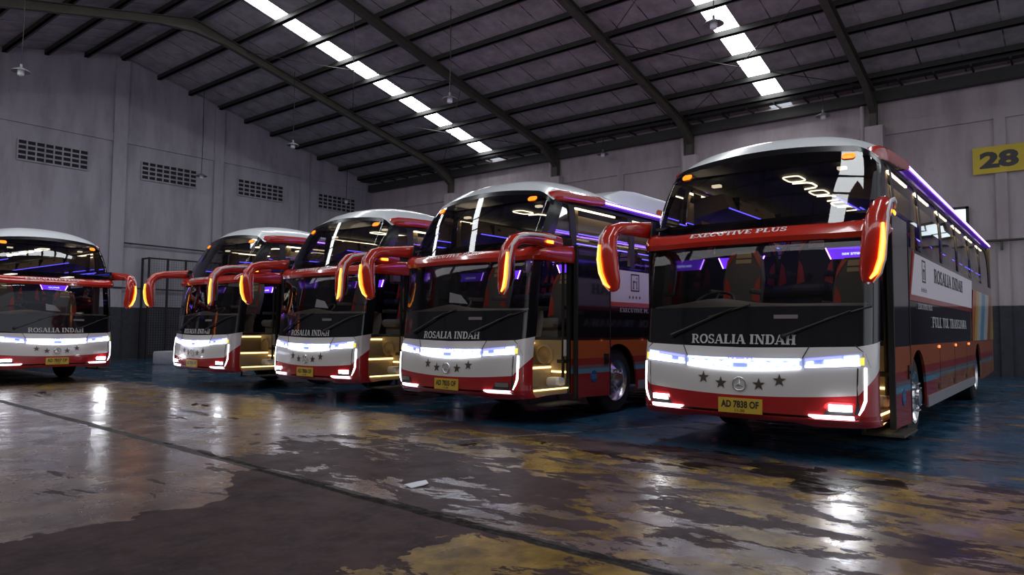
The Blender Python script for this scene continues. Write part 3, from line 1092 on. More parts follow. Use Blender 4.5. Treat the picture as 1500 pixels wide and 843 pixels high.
def bottom(q):
    a = abs(q)
    return .375 if a < .45 else (.375 - (a - .45) / .2 * .03 if a < .65 else .345 + (.02 * (a - .65) if a > .65 else 0))


def head_lo(y):
    return interp([0, .3, .62, 1.14], [.872, .882, .91, .945], abs(y))


def head_hi(y):
    return interp([0, .3, .62, 1.14], [1.0, 1.0, 1.008, 1.065], abs(y))


def side(s, off=0.0):
    """fn(u along, v up, w inward) on the body side"""
    return lambda u, v, w: (u, s * (HW + off - w), v)


def arch(cx, z0, r, n=14, top=1.06):
    """points of a wheel arch from front to back"""
    h = top - z0
    return [(cx - r * math.cos(math.pi * i / n), z0 + h * math.sin(math.pi * i / n) ** .8) for i in range(n + 1)]


LEN = 12.0
FW_X, RW_X = 2.50, 8.95


def star(mb, cy, cz, R, off, mi=0):
    pts = []
    for i in range(10):
        a = math.pi / 2 + i * math.pi / 5
        rr = R if i % 2 == 0 else R * .40
        pts.append((cy + rr * math.cos(a), cz + rr * math.sin(a)))
    f = fpt(off)
    c = f(cy, cz)
    vs = [f(y, z) for y, z in pts] + [c]
    mb.add(vs, [(i, (i + 1) % 10, 10) for i in range(10)], mi)
    b = fpt(0)
    vs2 = [b(y, z) for y, z in pts]
    mb.add(vs + vs2, [(i, (i + 1) % 10, 11 + (i + 1) % 10, 11 + i) for i in range(10)], mi)


def make_bus():
    B = empty('coach_bus', (0, 0, 0))
    P = lambda mb, name, mat, par=None, sm=True, ang=35: mb.build(name, mat, par or B, sm, ang)
    # ---- front mask (white) and bumper (red)
    mb = MB()
    zone(mb, -2, 2, white_low, white_top, 56, 6)
    rim = [skin(q, white_top(q)) for q in qs(-2, 2, 56)]
    mb.loft([rim, [p + Vector((.10, 0, .01)) for p in rim]])
    mask = P(mb, 'front_mask', MT['white'])
    mb = MB()
    zone(mb, -2, 2, lambda q: .455, white_low, 56, 4)
    # lower lip stands forward of a dark slot
    zone(mb, -2, 2, bottom, lambda q: .425, 56, 3, .012)
    lo = [skin(q, bottom(q), .012) for q in qs(-2, 2, 56)]
    mb.loft([lo, [p + Vector((.25, 0, .02)) for p in lo]])
    lt = [skin(q, .425, .012) for q in qs(-2, 2, 56)]
    mb.loft([lt, [skin(q, .43, -.02) for q in qs(-2, 2, 56)]])
    for s in (-1, 1):
        r = [skin(s * q, z, .012 if z < .43 else 0) for z in (.37, .46) for q in (1.15, 2)]
        zone(mb, s * 1.05, s * 2, lambda q: .41, lambda q: .47, 8, 2, .004)
    bumper = P(mb, 'front_bumper', MT['red'])
    mb = MB()
    zone(mb, -1.1, 1.1, .42, .46, 40, 1, -.03)
    zone(mb, -1.95, 1.95, .40, 1.1, 40, 4, -.06)
    P(mb, 'bumper_backing', MT['matt'])
    # thin panel gaps of the mask
    mb = MB()
    for s in (-1, 1):
        for (a, b) in (((.66, 1.125), (.60, 1.005)), ((1.05, 1.145), (1.14, 1.06)), ((1.14, 1.06), (1.175, .93))):
            pts = [(a[0] + (b[0] - a[0]) * t / 4, a[1] + (b[1] - a[1]) * t / 4) for t in range(5)]
            mb.tube([(front(s * y, z) - .001, s * y, z) for y, z in pts], .005, 5)
    mb.build('panel_gap', MT['matt'], mask)
    # hooked fin beside the headlight
    for s in (-1, 1):
        mb = MB()
        poly = [(1.13, 1.02), (1.165, 1.055), (1.205, 1.085), (1.214, 1.105), (1.19, 1.10), (1.15, 1.08), (1.12, 1.06)]
        f = fpt(.006)
        vs = [f(s * y, z) for y, z in poly]
        vs2 = [fpt(-.01)(s * y, z) for y, z in poly]
        mb.add(vs + vs2, [list(range(7))] + [(i, (i + 1) % 7, 7 + (i + 1) % 7, 7 + i) for i in range(7)])
        o = mb.build('headlight_fin', MT['red'], mask)
        o['label'] = 'dark red hooked fin'
    # stars and emblem
    for y, z in ((.40, .782), (.205, .733), (-.19, .733), (-.39, .782)):
        mb = MB()
        star(mb, y, z, .064, .006)
        mb.build('star', MT['gold'], mask, False)
    mb = MB()
    pts = [(front(.005 + .066 * math.cos(t), .733) - .012, .005 + .066 * math.cos(t), .733 + .066 * math.sin(t)) for t in [2 * math.pi * i / 28 for i in range(29)]]
    mb.tube(pts, .0065, 8, False)
    for k in range(3):
        a = math.pi / 2 + k * 2 * math.pi / 3
        c, s_ = math.cos(a), math.sin(a)
        q = [(.062 * c, .062 * s_), (.012 * -s_, .012 * c), (.012 * s_, -.012 * c)]
        f = fpt(.012)
        mb.add([f(.005 + q[0][0], .733 + q[0][1]), f(.005 + q[1][0], .733 + q[1][1]), f(.005 + q[2][0], .733 + q[2][1]), fpt(.022)(.005, .733)], [(0, 1, 3), (0, 3, 2)])
    o = mb.build('emblem', MT['chrome'], mask, True)
    o['label'] = 'chrome ring with a three-pointed star'
    # ---- centre light bar
    mb = MB()
    patch(mb, -.60, .60, head_lo, head_hi, 24, .006)
    hl = P(mb, 'centre_light', MT['lampbody'])
    mb = MB()
    patch(mb, -.585, .585, lambda y: head_hi(y) - .022, lambda y: head_hi(y) - .008, 24, .013)
    patch(mb, -.59, .59, lambda y: head_lo(y) - .004, lambda y: head_lo(y) + .020, 24, .016)
    for k in range(14):
        a, b = -.57 + k * 1.14 / 14, -.57 + (k + 1) * 1.14 / 14
        m_ = (a + b) / 2
        upz = k % 2 == 0
        zl = lambda y, a=a, b=b, m_=m_, u=upz: head_lo(y) + .030 + (0.014 * (1 - abs(y - m_) / (b - m_)) if u else 0)
        zh = lambda y, a=a, b=b, m_=m_, u=upz: head_hi(y) - .034 - (0.0 if u else .016 * (1 - abs(y - m_) / (b - m_)))
        if abs(m_) < .11:
            continue
        patch(mb, a, b, zl, zh, 4, .012)
    mb.build('led_strip', MT['led'], hl, False)
    mb = MB()
    patch(mb, -.10, .09, .947, .975, 6, .014)
    mb.build('led_box', MT['leddim'], hl, False)
    mb = MB()
    patch(mb, -.13, .13, .979, .995, 6, .013)
    o = mb.build('position_lamp', MT['ledblue'], hl, False)
    o['label'] = 'blue lit position lamp'
    # ---- headlights, vertical strips, fog lamps
    for s in (-1, 1):
        mb = MB()
        a, b = (.62, 1.14) if s > 0 else (-1.14, -.62)
        patch(mb, a, b, head_lo, head_hi, 14, .006)
        hd = P(mb, 'headlight', MT['lampbody'])
        mb = MB()
        S = lambda x0, x1: (x0, x1) if s > 0 else (-x1, -x0)
        y0, y1 = S(.63, 1.10)
        patch(mb, y0, y1, lambda y: head_lo(y) + .004, lambda y: head_lo(y) + .028, 10, .014)
        y0, y1 = S(.80, .95)
        patch(mb, y0, y1, lambda y: head_lo(y) + .040, lambda y: head_hi(y) - .035, 6, .012)
        y0, y1 = S(.97, 1.09)
        patch(mb, y0, y1, lambda y: head_lo(y) + .036, lambda y: head_hi(y) - .014, 6, .012)
        y0, y1 = S(.64, .70)
        patch(mb, y0, y1, lambda y: head_lo(y) + .040, lambda y: head_hi(y) - .038, 4, .012)
        mb.build('headlight_led', MT['led'], hd, False)
        mb = MB()
        y0, y1 = S(.63, .95)
        patch(mb, y0, y1, lambda y: head_hi(y) - .028, lambda y: head_hi(y) - .006, 8, .012)
        o = mb.build('headlight_blue_strip', MT['ledblue'], hd, False)
        mb = MB()
        y0, y1 = S(1.10, 1.135)
        patch(mb, y0, y1, lambda y: head_lo(y) + .010, lambda y: head_hi(y) - .04, 3, .013)
        mb.build('turn_lens', MT['yellowlens'], hd, False)
        path = [(1.140, .925), (1.142, .80), (1.138, .62), (1.115, .545), (1.085, .485)]
        pts = [Vector((front(s * y, z) - .006, s * y, z)) for y, z in path]
        mb = MB()
        f = fpt(.004)
        inner = [(1.075, .925), (1.072, .80), (1.068, .62), (1.06, .545), (1.05, .49)]
        mb.loft([[f(s * y, z) for y, z in inner], [fpt(.007)(s * (y + .012), z) for y, z in path]])
        dr = P(mb, 'daytime_running_light', MT['matt'])
        mb = MB()
        mb.tube(pts, [(.011, .015), (.012, .015), (.012, .015), (.011, .013), (.006, .006)], 8)
        mb.build('led_strip', MT['led'], dr)
        # fog lamp pod
        mb = MB()
        poly = [(.66, .452), (.83, .60), (1.045, .595), (1.05, .475)]
        f1, f2 = fpt(.004), fpt(-.01)
        vs = [f1(s * y, z) for y, z in poly] + [f2(s * y, z) for y, z in poly]
        mb.add(vs, [(0, 1, 2, 3)] + [(i, (i + 1) % 4, 4 + (i + 1) % 4, 4 + i) for i in range(4)])
        fg = P(mb, 'fog_lamp', MT['red'])
        mb = MB()
        poly = [(.78, .475), (.86, .578), (1.035, .575), (1.04, .475)]
        f1 = fpt(.008)
        mb.add([f1(s * y, z) for y, z in poly], [(0, 1, 2, 3)])
        mb.build('fog_recess', MT['matt'], fg, False)
        mb = MB()
        y0, y1 = S(.655, 1.045)
        patch(mb, y0, y1, lambda y: .436 + (.018 if abs(y) < .68 else .0), lambda y: .468, 10, .018)
        mb.build('led_bar', MT['led'], fg, False)
        mb = MB()
        y0, y1 = S(.835, 1.03)
        patch(mb, y0, y1, .515, .570, 5, .016)
        o = mb.build('fog_lens', MT['lamp'], fg, False)
        o['side'] = s
    # ---- black cowl below the windscreen, with the operator's lettering
    mb = MB()
    zone(mb, -1.92, 1.92, lambda q: white_top(q) - .01, lambda q: 1.52, 48, 8, -.006)
    cowl = P(mb, 'cowl_panel', MT['black'])
    mb = MB()
    f = fpt(.004)
    serif(mb, 'ROSALIA INDAH', lambda u, v: f(.01 - u, 1.137 + v), 1.10, .098)
    mb.build('operator_lettering', MT['lettersilver'], cowl, False)
    mb = MB()
    mb.add([f(y, z) for y, z in ((-.32, 1.395), (-.55, 1.395), (-.55, 1.435), (-.32, 1.435))], [(0, 1, 2, 3)])
    mb.build('sticker', MT['greystripe'], cowl, False)
    # ---- glass
    mb = MB()
    zone(mb, -1.62, 1.62, 1.52, 2.22, 44, 6, -.006)
    P(mb, 'lower_windscreen', MT['glass'])
    top_w = lambda q: 3.29 - .11 * min(abs(q), 1.7) ** 2.2 / 1.7
    mb = MB()
    zone(mb, -1.62, 1.62, 2.34, lambda q: top_w(q) - .075, 44, 8, -.004)
    wsu = P(mb, 'upper_windscreen', MT['dglass'])
    mb = MB()
    zone(mb, -1.8, 1.8, lambda q: top_w(q) - .075, top_w, 44, 2, -.002)
    for s in (-1, 1):
        zone(mb, s * 1.6, s * 2.12, 2.30, lambda q: top_w(q) if abs(q) < 1.8 else 3.12, 6, 6, -.002)
        zone(mb, s * 1.6, s * 2.02, lambda q: white_top(q) - .01, 2.30, 6, 6, -.002)
        o = [skin(s * 2.02, z, -.002) for z in (1.14, 1.7, 2.3)]
        mb.loft([o, [p + Vector((0, -s * .12, 0)) for p in o]])
    P(mb, 'windscreen_pillar', MT['pillar'])
    for s in (-1, 1):
        mb = MB()
        pts = []
        cy, cz = s * .90, 3.105
        ring = []
        for i in range(24):
            a = 2 * math.pi * i / 24
            dy = .033 * (1 if math.cos(a) >= 0 else -1) + .030 * math.cos(a)
            ring.append((cy + dy, cz + .033 * math.sin(a)))
        f = lambda y, z, o_: (front(y, z) - o_, y, z)
        r0 = [f(y, z, 0) for y, z in ring]
        r1 = [f(y, z, .012) for y, z in ring]
        r2_ = [f(cy + (y - cy) * .72, cz + (z - cz) * .60, .016) for y, z in ring]
        r3 = [f(cy + (y - cy) * .5, cz + (z - cz) * .30, .008) for y, z in ring]
        mb.loft([r0, r1, r2_, r3], True)
        mb.add(r3, [list(range(24))])
        mb.build('marker_lamp', MT['ambermark'], wsu)
    # ---- red visor bar round the front and back along the sides
    mb = MB()
    prof = [(2.178, -.02), (2.183, .055), (2.235, .088), (2.285, .082), (2.335, .05), (2.36, -.02)]
    Q = qs(-2, 2, 56)
    rows = []
    tail = [.12, .35, .62, .85]

    def vis(q, z, o_):
        # the bar lifts and deepens towards the sides
        a = abs(q)
        lift = .05 * max(0, a - .8) / 1.2
        p = skin(q, z, o_)
        p.z += lift + (z - 2.29) * .25 * max(0, a - .8)
        return p
    for z, o_ in prof:
        row = [vis(-2 - t, z, o_ * (1 - .55 * t / .85)) for t in reversed(tail)] + [vis(q, z, o_) for q in Q] + [vis(2 + t, z, o_ * (1 - .55 * t / .85)) for t in tail]
        rows.append(row)
    mb.loft(rows)
    for e in (0, -1):
        mb.add([r[e] for r in rows], [list(range(len(prof)))])
    vz = P(mb, 'visor_bar', MT['redv'])
    mb = MB()

    def vtxt(u, v):
        y = .09 - u
        p0 = Vector((front(y, 2.285) - .0835, y, 2.284))
        p1 = Vector((front(y, 2.335) - .0515, y, 2.335))
        return p0.lerp(p1, .02 + v) + Vector((-.003, 0, .002))
    serif(mb, 'EXECUTIVE PLUS', vtxt, 1.06, .95)
    mb.build('visor_lettering', MT['letterwhite'], vz, False)
    # ---- mirrors
    for s in (-1, 1):
        mb = MB()
        arm = [(1.02, 1.20, 2.47), (.62, 1.27, 2.475), (.25, 1.335, 2.455), (-.05, 1.375, 2.43), (-.22, 1.375, 2.375), (-.315, 1.365, 2.26), (-.34, 1.345, 2.10), (-.335, 1.325, 1.92), (-.325, 1.30, 1.79), (-.31, 1.285, 1.715), (-.305, 1.28, 1.695)]
        rad = [(.030, .100), (.045, .105), (.055, .085), (.070, .078), (.090, .085), (.102, .085), (.108, .075), (.106, .070), (.092, .060), (.06, .045), (.02, .02)]
        mb.tube([(x, s * y, z) for x, y, z in arm], rad, 16)
        mr = P(mb, 'side_mirror', MT['redv'])
        mb = MB()
        strip = [(-.395, 1.425, 2.215), (-.41, 1.425, 2.05), (-.402, 1.405, 1.90), (-.385, 1.36, 1.785), (-.37, 1.31, 1.735)]
        mb.tube([(x, s * y, z) for x, y, z in strip], [.016, .026, .027, .024, .010], 8)
        mb.build('turn_signal_strip', MT['amber'], mr)
        mb = MB()
        mb.tube([(x - .014, s * (y + .004), z) for x, y, z in strip], [.008, .016, .017, .015, .005], 8)
        mb.build('signal_core', MT['ambermid'], mr)
        mb = MB()
        edge = [(.72, 1.325, 2.515), (.35, 1.40, 2.505), (.02, 1.445, 2.48), (-.20, 1.455, 2.43), (-.335, 1.455, 2.31), (-.385, 1.452, 2.12), (-.378, 1.435, 1.92), (-.36, 1.395, 1.78), (-.345, 1.33, 1.70)]
        mb.tube([(x, s * y, z) for x, y, z in edge], [(.012, .020)] * 8 + [.008], 8)
        mb.build('white_edge', MT['letterwhite'], mr)
        mb = MB()
        mb.tube([(.66, s * 1.335, 2.445), (.50, s * 1.352, 2.44)], [(.010, .024), (.010, .020)], 10)
        mb.build('side_repeater', MT['ambercore'], mr)
        mb = MB()
        f = [(-.245, 1.30, 2.24), (-.245, 1.42, 2.24), (-.24, 1.42, 1.9), (-.235, 1.37, 1.80), (-.235, 1.28, 1.80)]
        mb.add([(x, s * y, z) for x, y, z in f] + [(x - .03, s * y, z) for x, y, z in f], [(0, 1, 2, 3, 4)] + [(i, (i + 1) % 5, 5 + (i + 1) % 5, 5 + i) for i in range(5)])
        mb.build('mirror_glass', MT['chrome'], mr, False)
    # ---- wipers
    for pv, tip in ((.80, (.10, 1.50)), (-.42, (-1.02, 1.47))):
        mb = MB()
        a, b = (pv, 1.22), tip
        f = fpt(.03)
        pts = [f(a[0] + (b[0] - a[0]) * t / 5, a[1] + (b[1] - a[1]) * t / 5) for t in range(6)]
        mb.tube(pts, [.018, .014, .012, .010, .009, .008], 6)
        d = (b[0] - a[0]) * .9
        c0 = (b[0] - d * .42, b[1] - .085)
        c1 = (b[0] + d * .30, b[1] + .04)
        f = fpt(.018)
        mb.tube([f(c0[0] + (c1[0] - c0[0]) * t / 6, c0[1] + (c1[1] - c0[1]) * t / 6) for t in range(7)], .010, 6)
        mb.lathe([(.001, -.01), (.03, -.01), (.03, .03), (.001, .035)], (front(a[0], a[1]) - .015, a[0], a[1]), 'x', 10)
        P(mb, 'wiper', MT['matt'])
    # ---- roof
    crown = lambda x: interp([.7, .85, 1.05, 1.4, 1.9, 2.4, 2.8, 3.1, 12], [3.28, 3.36, 3.46, 3.545, 3.575, 3.54, 3.44, 3.36, 3.34], x)
    eave = lambda x: interp([.8, 1.2, 2.1, 12], [3.17, 3.21, 3.23, 3.20], x)
    mb = MB()
    YS = [-1 + 2 * i / 32 for i in range(33)]
    rows = []
    edge = []
    for a in YS:
        q = a * 1.75
        p = skin(q, top_w(q), .0)
        edge.append(p)
    rows.append(edge)
    XS = [.95, 1.08, 1.25, 1.5, 1.8, 2.1, 2.4, 2.7, 3.0, 3.3, 5, 7, 9, 11, 11.7]
    for x in XS:
        row = []
        for i, a in enumerate(YS):
            xe = edge[i].x
            xx = xe + (x - .77) * (11.7 - xe) / (11.7 - .77)
            w = interp([.9, 1.3, 2.0], [1.13, 1.165, 1.185], xx)
            y = w * math.sin(a * math.pi / 2) if x > 1.5 else w * (a * (1.5 - x) / .55 + math.sin(a * math.pi / 2) * (x - .95) / .55)
            z = eave(xx) + (crown(xx) - eave(xx)) * (max(0, 1 - abs(y / w) ** 2.6)) ** .8
            row.append((xx, y, z))
        rows.append(row)
    mb.loft(rows)
    back = rows[-1]
    mb.loft([back, [(LEN - .06, y * .98, z - .10) for x, y, z in back]])
    roof = P(mb, 'roof', MT['roofwhite'], None, True, 50)
    for s in (-1, 1):
        mb = MB()
        path = [(.90, 1.075, 3.13), (.95, 1.12, 3.15), (1.06, 1.155, 3.165), (1.3, 1.182, 3.18), (1.7, 1.20, 3.195), (2.02, 1.215, 3.205), (2.10, 1.222, 3.205)]
        rr = []
        for i, (x, y, z) in enumerate(path):
            h_ = [.03, .068, .078, .078, .074, .068, .05][i]
            rr.append([(x, s * (y - .08), z + h_ * .9), (x, s * (y - .02), z + h_), (x, s * (y + .016), z + h_ * .6), (x, s * (y + .022), z - h_ * .6), (x, s * (y + .01), z - h_), (x, s * (y - .06), z - h_)])
        mb.loft(rr)
        mb.add(rr[-1], [list(range(6))])
        mb.build('roof_trim', MT['redv'], roof)
        mb = MB()
        mb.box(2.10, LEN - .1, *sorted((s * 1.13, s * 1.225)), 3.155, 3.225)
        P(mb, 'roof_light_rail', MT['violetglow'], None, False)
        mb = MB()
        mb.box(2.12, LEN - .12, *sorted((s * 1.222, s * 1.236)), 3.185, 3.208)
        P(mb, 'roof_led_line', MT['violet'], None, False)
    mb = MB()
    ro = []
    for x, w, z in ((2.62, .70, 3.36), (2.85, .92, 3.50), (3.2, .98, 3.62), (3.6, 1.0, 3.655), (5.4, 1.0, 3.655), (5.9, .98, 3.60), (6.3, .90, 3.42)):
        ro.append([(x, -w, 3.30), (x, -w * .97, z - .14), (x, -w * .86, z - .02), (x, 0, z), (x, w * .86, z - .02), (x, w * .97, z - .14), (x, w, 3.30)])
    mb.loft(ro)
    mb.add(ro[0], [list(range(7))])
    mb.add(ro[-1], [list(range(7))])
    ac = P(mb, 'air_conditioner', MT['roofwhite'])
    mb = MB()
    for i in range(9):
        mb.box(3.9 + i * .13, 3.96 + i * .13, -.5, .5, 3.65, 3.664)
    mb.build('vent_grille', MT['matt'], ac, False)
    mb = MB()
    ro = []
    for x, w, z in ((3.9, .90, 3.40), (4.2, 1.06, 3.47), (6.2, 1.09, 3.46), (10.9, 1.09, 3.44), (11.4, 1.0, 3.36)):
        ro.append([(x, -w, 3.22), (x, -w * .97, z - .10), (x, -w * .86, z - .02), (x, 0, z), (x, w * .86, z - .02), (x, w * .97, z - .10), (x, w, 3.22)])
    mb.loft(ro)
    o = P(mb, 'roof_fairing', MT['orange'])
    o['label'] = 'orange roof fairing behind the air conditioner'
    # ---- sides
    for s in (-1, 1):
        near = s < 0
        x0 = 1.24 if near else .37
        poly = [(x0, 1.12), (x0, .36)]
        poly += [(1.92, .36)] if x0 < 1.9 else []
        poly += arch(FW_X, .36, .56) + arch(RW_X, .36, .56) + [(LEN, .42), (LEN, 1.12)]
        mb = MB()
        mb.prism(poly, side(s), .03)
        ls = P(mb, 'lower_side_panel', MT['lowside'], None, False)
        mb = MB()
        mb.prism([(3.09, .335), (8.16, .335), (8.16, .47), (3.09, .47)], side(s, .012), .03)
        mb.build('skirt_strip', MT['silver'], ls, False)
        for x in (4.14, 5.82, 7.52):
            mb = MB()
            mb.lathe([(.001, -.016 * 1), (.018, -.012), (.022, 0)], (x, s * (HW + .002), 1.075), 'y', 10)
            for i, vtx in enumerate(mb.v):
                mb.v[i] = (vtx[0], s * (HW + .002) + s * abs(vtx[1] - s * (HW + .002)), vtx[2])
            mb.build('side_marker', MT['screw'], ls)
        mb = MB()
        for x in (4.2, 5.7, 7.2):
            mb.prism([(x, .48), (x + .008, .48), (x + .008, 1.1), (x, 1.1)], side(s, .003), .002)
        for x in (4.0, 5.5, 7.0):
            mb.prism([(x, .50), (x + .07, .50), (x + .07, .58), (x, .58)], side(s, .006), .004)
        mb.build('hatch_gap', MT['matt'], ls, False)
        mb = MB()
        mb.prism([(x0, 1.12), (LEN, 1.12), (LEN, 2.25), (x0, 2.25)], side(s), .025)
        if near:
            mb.prism([(.40, 2.44), (1.26, 2.44), (1.26, 2.56), (.40, 2.56)], side(s), .05)
        up_ = P(mb, 'upper_side_panel', MT['black'], None, False)
        ban = [(2.05, 1.70), (8.05, 1.70), (8.20, 2.205), (2.42, 2.205), (2.30, 2.18)]
        mb = MB()
        mb.prism(ban, side(s, .008), .007)
        bn = P(mb, 'side_banner', MT['banner'], None, False)
        mb = MB()
        mb.prism([(1.98, 1.635), (8.02, 1.635), (8.05, 1.705), (2.05, 1.705)], side(s, .011), .008)
        mb.prism([(1.98, 1.635), (2.06, 1.70), (2.36, 2.205), (2.30, 2.235)], side(s, .012), .009)
        mb.build('banner_edge', MT['redv'], bn, False)
        d = 1 if near else -1
        mb = MB()
        cx0 = 2.80
        pt = side(s, .0105)
        fr = lambda a, b, c_, e, t_: [mb.prism([(a, c_), (b, c_), (b, c_ + t_), (a, c_ + t_)], pt, .002), mb.prism([(a, e - t_), (b, e - t_), (b, e), (a, e)], pt, .002), mb.prism([(a, c_), (a + t_, c_), (a + t_, e), (a, e)], pt, .002), mb.prism([(b - t_, c_), (b, c_), (b, e), (b - t_, e)], pt, .002)]
        fr(2.86, 3.12, 1.885, 2.165, .022)
        logo = _ln(.16, 0, .16, .70, .15) + _arc(.40, .42, .20, .20, 25, 150, .15, 6) + _ln(.80, 0, .80, .70, .15) + _ln(.80, .80, .80, .96, .16) + _ln(.04, .04, .30, .04, .08) + _ln(.68, .04, .92, .04, .08)
        for q_ in logo:
            mb.add([(2.99 + d * (x - .48) * .165, s * (HW + .0118), 1.925 + y * .195) for x, y in q_], [range(4)])
        for k in range(4):
            st = []
            for i in range(10):
                t = math.pi / 2 + i * math.pi / 5
                r_ = .034 if i % 2 == 0 else .014
                st.append((2.82 + k * .105 + r_ * math.cos(t), 1.79 + r_ * math.sin(t)))
            mb.prism(st, pt, .002)
        fl = lambda cx, cz: (lambda u, v: (cx + d * u, s * (HW + .0115), cz + v))
        serif(mb, 'ROSALIA INDAH', fl(5.3, 1.93), 3.0, .19)
        mb.build('banner_lettering', MT['letterdark'], bn, False)
        mb = MB()
        serif(mb, 'EXECUTIVE PLUS', fl(3.05, 1.55), 1.05, .065)
        mb.build('class_lettering', MT['lettersilver'], up_, False)
        mb = MB()
        serif(mb, 'FULL TOL TRANSJAWA', fl(5.35, 1.33), 3.6, .14)
        mb.build('route_lettering', MT['lettersilver'], up_, False)
        mb = MB()
        mb.prism([(8.05, 1.12), (LEN - .02, 1.12), (LEN - .02, 2.06), (8.35, 2.06), (8.16, 1.7)], side(s, .014), .006)
        o = P(mb, 'rear_graphic', MT['graphic'], None, False)
        # glass band: panes between black pillars
        px_ = [1.34, 2.96, 4.70, 6.44, 8.18, 9.92, 11.66]
        hi = 3.09
        ins = lambda z: halfw(z)
        def gpt(x, z, o_=0.0):
            return (x, s * (halfw(z) + o_), z)
        for i in range(6):
            a, b = px_[i] + .03, px_[i + 1] - .09
            lo_z = 2.25 if i else 2.56 if near else 2.25
            mb = MB()
            Z = [lo_z, 2.6, 2.8, 3.0, hi]
            mb.loft([[gpt(a, z, -.012), gpt(b, z, -.012)] for z in Z])
            sw = P(mb, 'side_window', MT['sglass'], None, False)
            # gathered curtain behind the pane
            mb = MB()
            for (ca, cb) in ((a, a + .22),):
                rows = []
                for z in (2.30 if i else 2.62, 2.7, 3.04):
                    rows.append([(ca + (cb - ca) * t / 10, s * (1.09 + .018 * (t % 2)), z) for t in range(11)])
                mb.loft(rows)
            mb.build('curtain', MT['beige'], sw)
            mb = MB()
            mb.box(px_[i] + .12, px_[i] + 1.2, *sorted((s * 1.115, s * 1.14)), 3.025, 3.05)
            mb.build('window_light', MT['warm'], sw, False)
        mb = MB()
        for i in range(6):
            a, b = px_[i + 1] - .10, px_[i + 1] + .04
            Z = [2.25, 2.6, 2.8, 3.0, hi]
            mb.loft([[gpt(a, z), gpt(b, z)] for z in Z])
        Z = [2.25, 2.6, 2.8, 3.0, hi]
        mb.loft([[gpt(1.24, z), gpt(1.38, z)] for z in Z])
        mb.loft([[gpt(nose(z) + .42, z), gpt(LEN, z)] for z in (hi - .02, 3.12)])
        mb.loft([[gpt(11.6, z), gpt(LEN, z)] for z in Z])
        if not near:
            mb.prism([(.37, 1.12), (1.30, 1.12), (1.30, 1.6), (.37, 1.6)], side(s), .02)
            mb.prism([(.37, 2.2), (1.30, 2.2), (1.30, 2.56), (.45, 2.56)], side(s), .02)
        P(mb, 'window_pillar', MT['matt'], None, False)
        # quarter window behind the slanting corner
        mb = MB()
        A = [(nose(z) + .44, z) for z in (2.56, 2.8, 3.07)]
        mb.loft([[gpt(x, z, -.01), gpt(1.25, z, -.01)] for x, z in A])
        P(mb, 'quarter_window', MT['sglass'], None, False)
        if not near:
            mb = MB()
            mb.loft([[gpt(.40, z, -.01), gpt(1.26, z, -.01)] for z in (1.6, 2.2)])
            P(mb, 'driver_window', MT['sglass'], None, False)
    # ---- rear
    mb = MB()
    mb.prism([(-HW, .42), (HW, .42), (HW, 3.1), (1.1, 3.26), (-1.1, 3.26), (-HW, 3.1)], lambda u, v, w: (LEN - .05 + w, u, v), .05)
    rp = P(mb, 'rear_panel', MT['graphic'], None, False)
    mb = MB()
    mb.prism([(-1.0, 2.0), (1.0, 2.0), (.95, 2.9), (-.95, 2.9)], lambda u, v, w: (LEN + w, u, v), .012)
    mb.build('rear_window', MT['black'], rp, False)
    for s in (-1, 1):
        mb = MB()
        mb.prism([(s * .95, .75), (s * 1.12, .75), (s * 1.12, 1.25), (s * .95, 1.2)], lambda u, v, w: (LEN + w, u, v), .03)
        mb.build('tail_lamp', MT['red'], rp, False)
    # ---- wheels
    for wx in (FW_X, RW_X):
        for s in (-1, 1):
            yo = s * 1.16
            dual = wx == RW_X
            wd = .55 if dual else .29
            mb = MB()
            pr = [(.30, 0), (.40, .0), (.47, .012), (.50, .045), (.50, wd - .045), (.47, wd - .012), (.30, wd)]
            mb.lathe([(r, -s * a) for r, a in pr], (wx, yo, .50), 'y', 40)
            for g_ in (.10, .19):
                pass
            wh = P(mb, 'wheel', MT['rubber'])
            mb = MB()
            ins_ = .02 if not dual else .12
            pr = [(.305, .0), (.315, -.012), (.285, .02), (.27, .06), (.20, ins_ + .01), (.15, ins_ - .04), (.115, ins_ - .05), (.11, ins_ - .09), (.06, ins_ - .10), (.001, ins_ - .10)]
            mb.lathe([(r, -s * a) for r, a in pr], (wx, yo, .50), 'y', 36)
            mb.build('rim', MT['chrome'], wh)
            mb = MB()
            for k in range(10):
                a = 2 * math.pi * k / 10
                mb.lathe([(.001, -s * (ins_ - .085)), (.013, -s * (ins_ - .08)), (.016, -s * (ins_ - .03))], (wx + .165 * math.cos(a), yo, .50 + .165 * math.sin(a)), 'y', 8)
            mb.build('wheel_nut', MT['chrome'], wh)
    # ---- underbody and cabin floor
    mb = MB()
    mb.box(.45, 1.28, -.28, 1.12, .42, 1.12)
    mb.box(1.30, LEN - .1, -.72, .72, .40, 1.12)
    for a, b in ((3.12, 8.3), (9.6, LEN - .1)):
        mb.box(a, b, -1.17, 1.17, .40, 1.12)
    P(mb, 'chassis', MT['matt'], None, False)
    mb = MB()
    mb.box(.40, 1.26, -.42, 1.17, 1.12, 1.16)
    mb.box(1.26, LEN - .1, -1.18, 1.18, 1.12, 1.16)
    mb.box(2.6, LEN - .1, -1.18, 1.18, 1.16, 1.45)
    P(mb, 'cabin_floor', MT['interior'], None, False)
    # ---- doorway: steps, lights, speaker, box, grab pole
    mb = MB()
    mb.box(.37, 1.25, -1.18, -.30, .38, .47)
    mb.box(.40, 1.25, -.86, -.30, .47, .76)
    mb.box(.42, 1.25, -.56, -.30, .76, 1.11)
    mb.box(1.24, 1.28, -1.18, -.40, .38, 1.12)
    mb.box(.38, .42, -1.16, -.30, .47, 1.1)
    st = P(mb, 'entrance_step', MT['beigelight'], None, False)
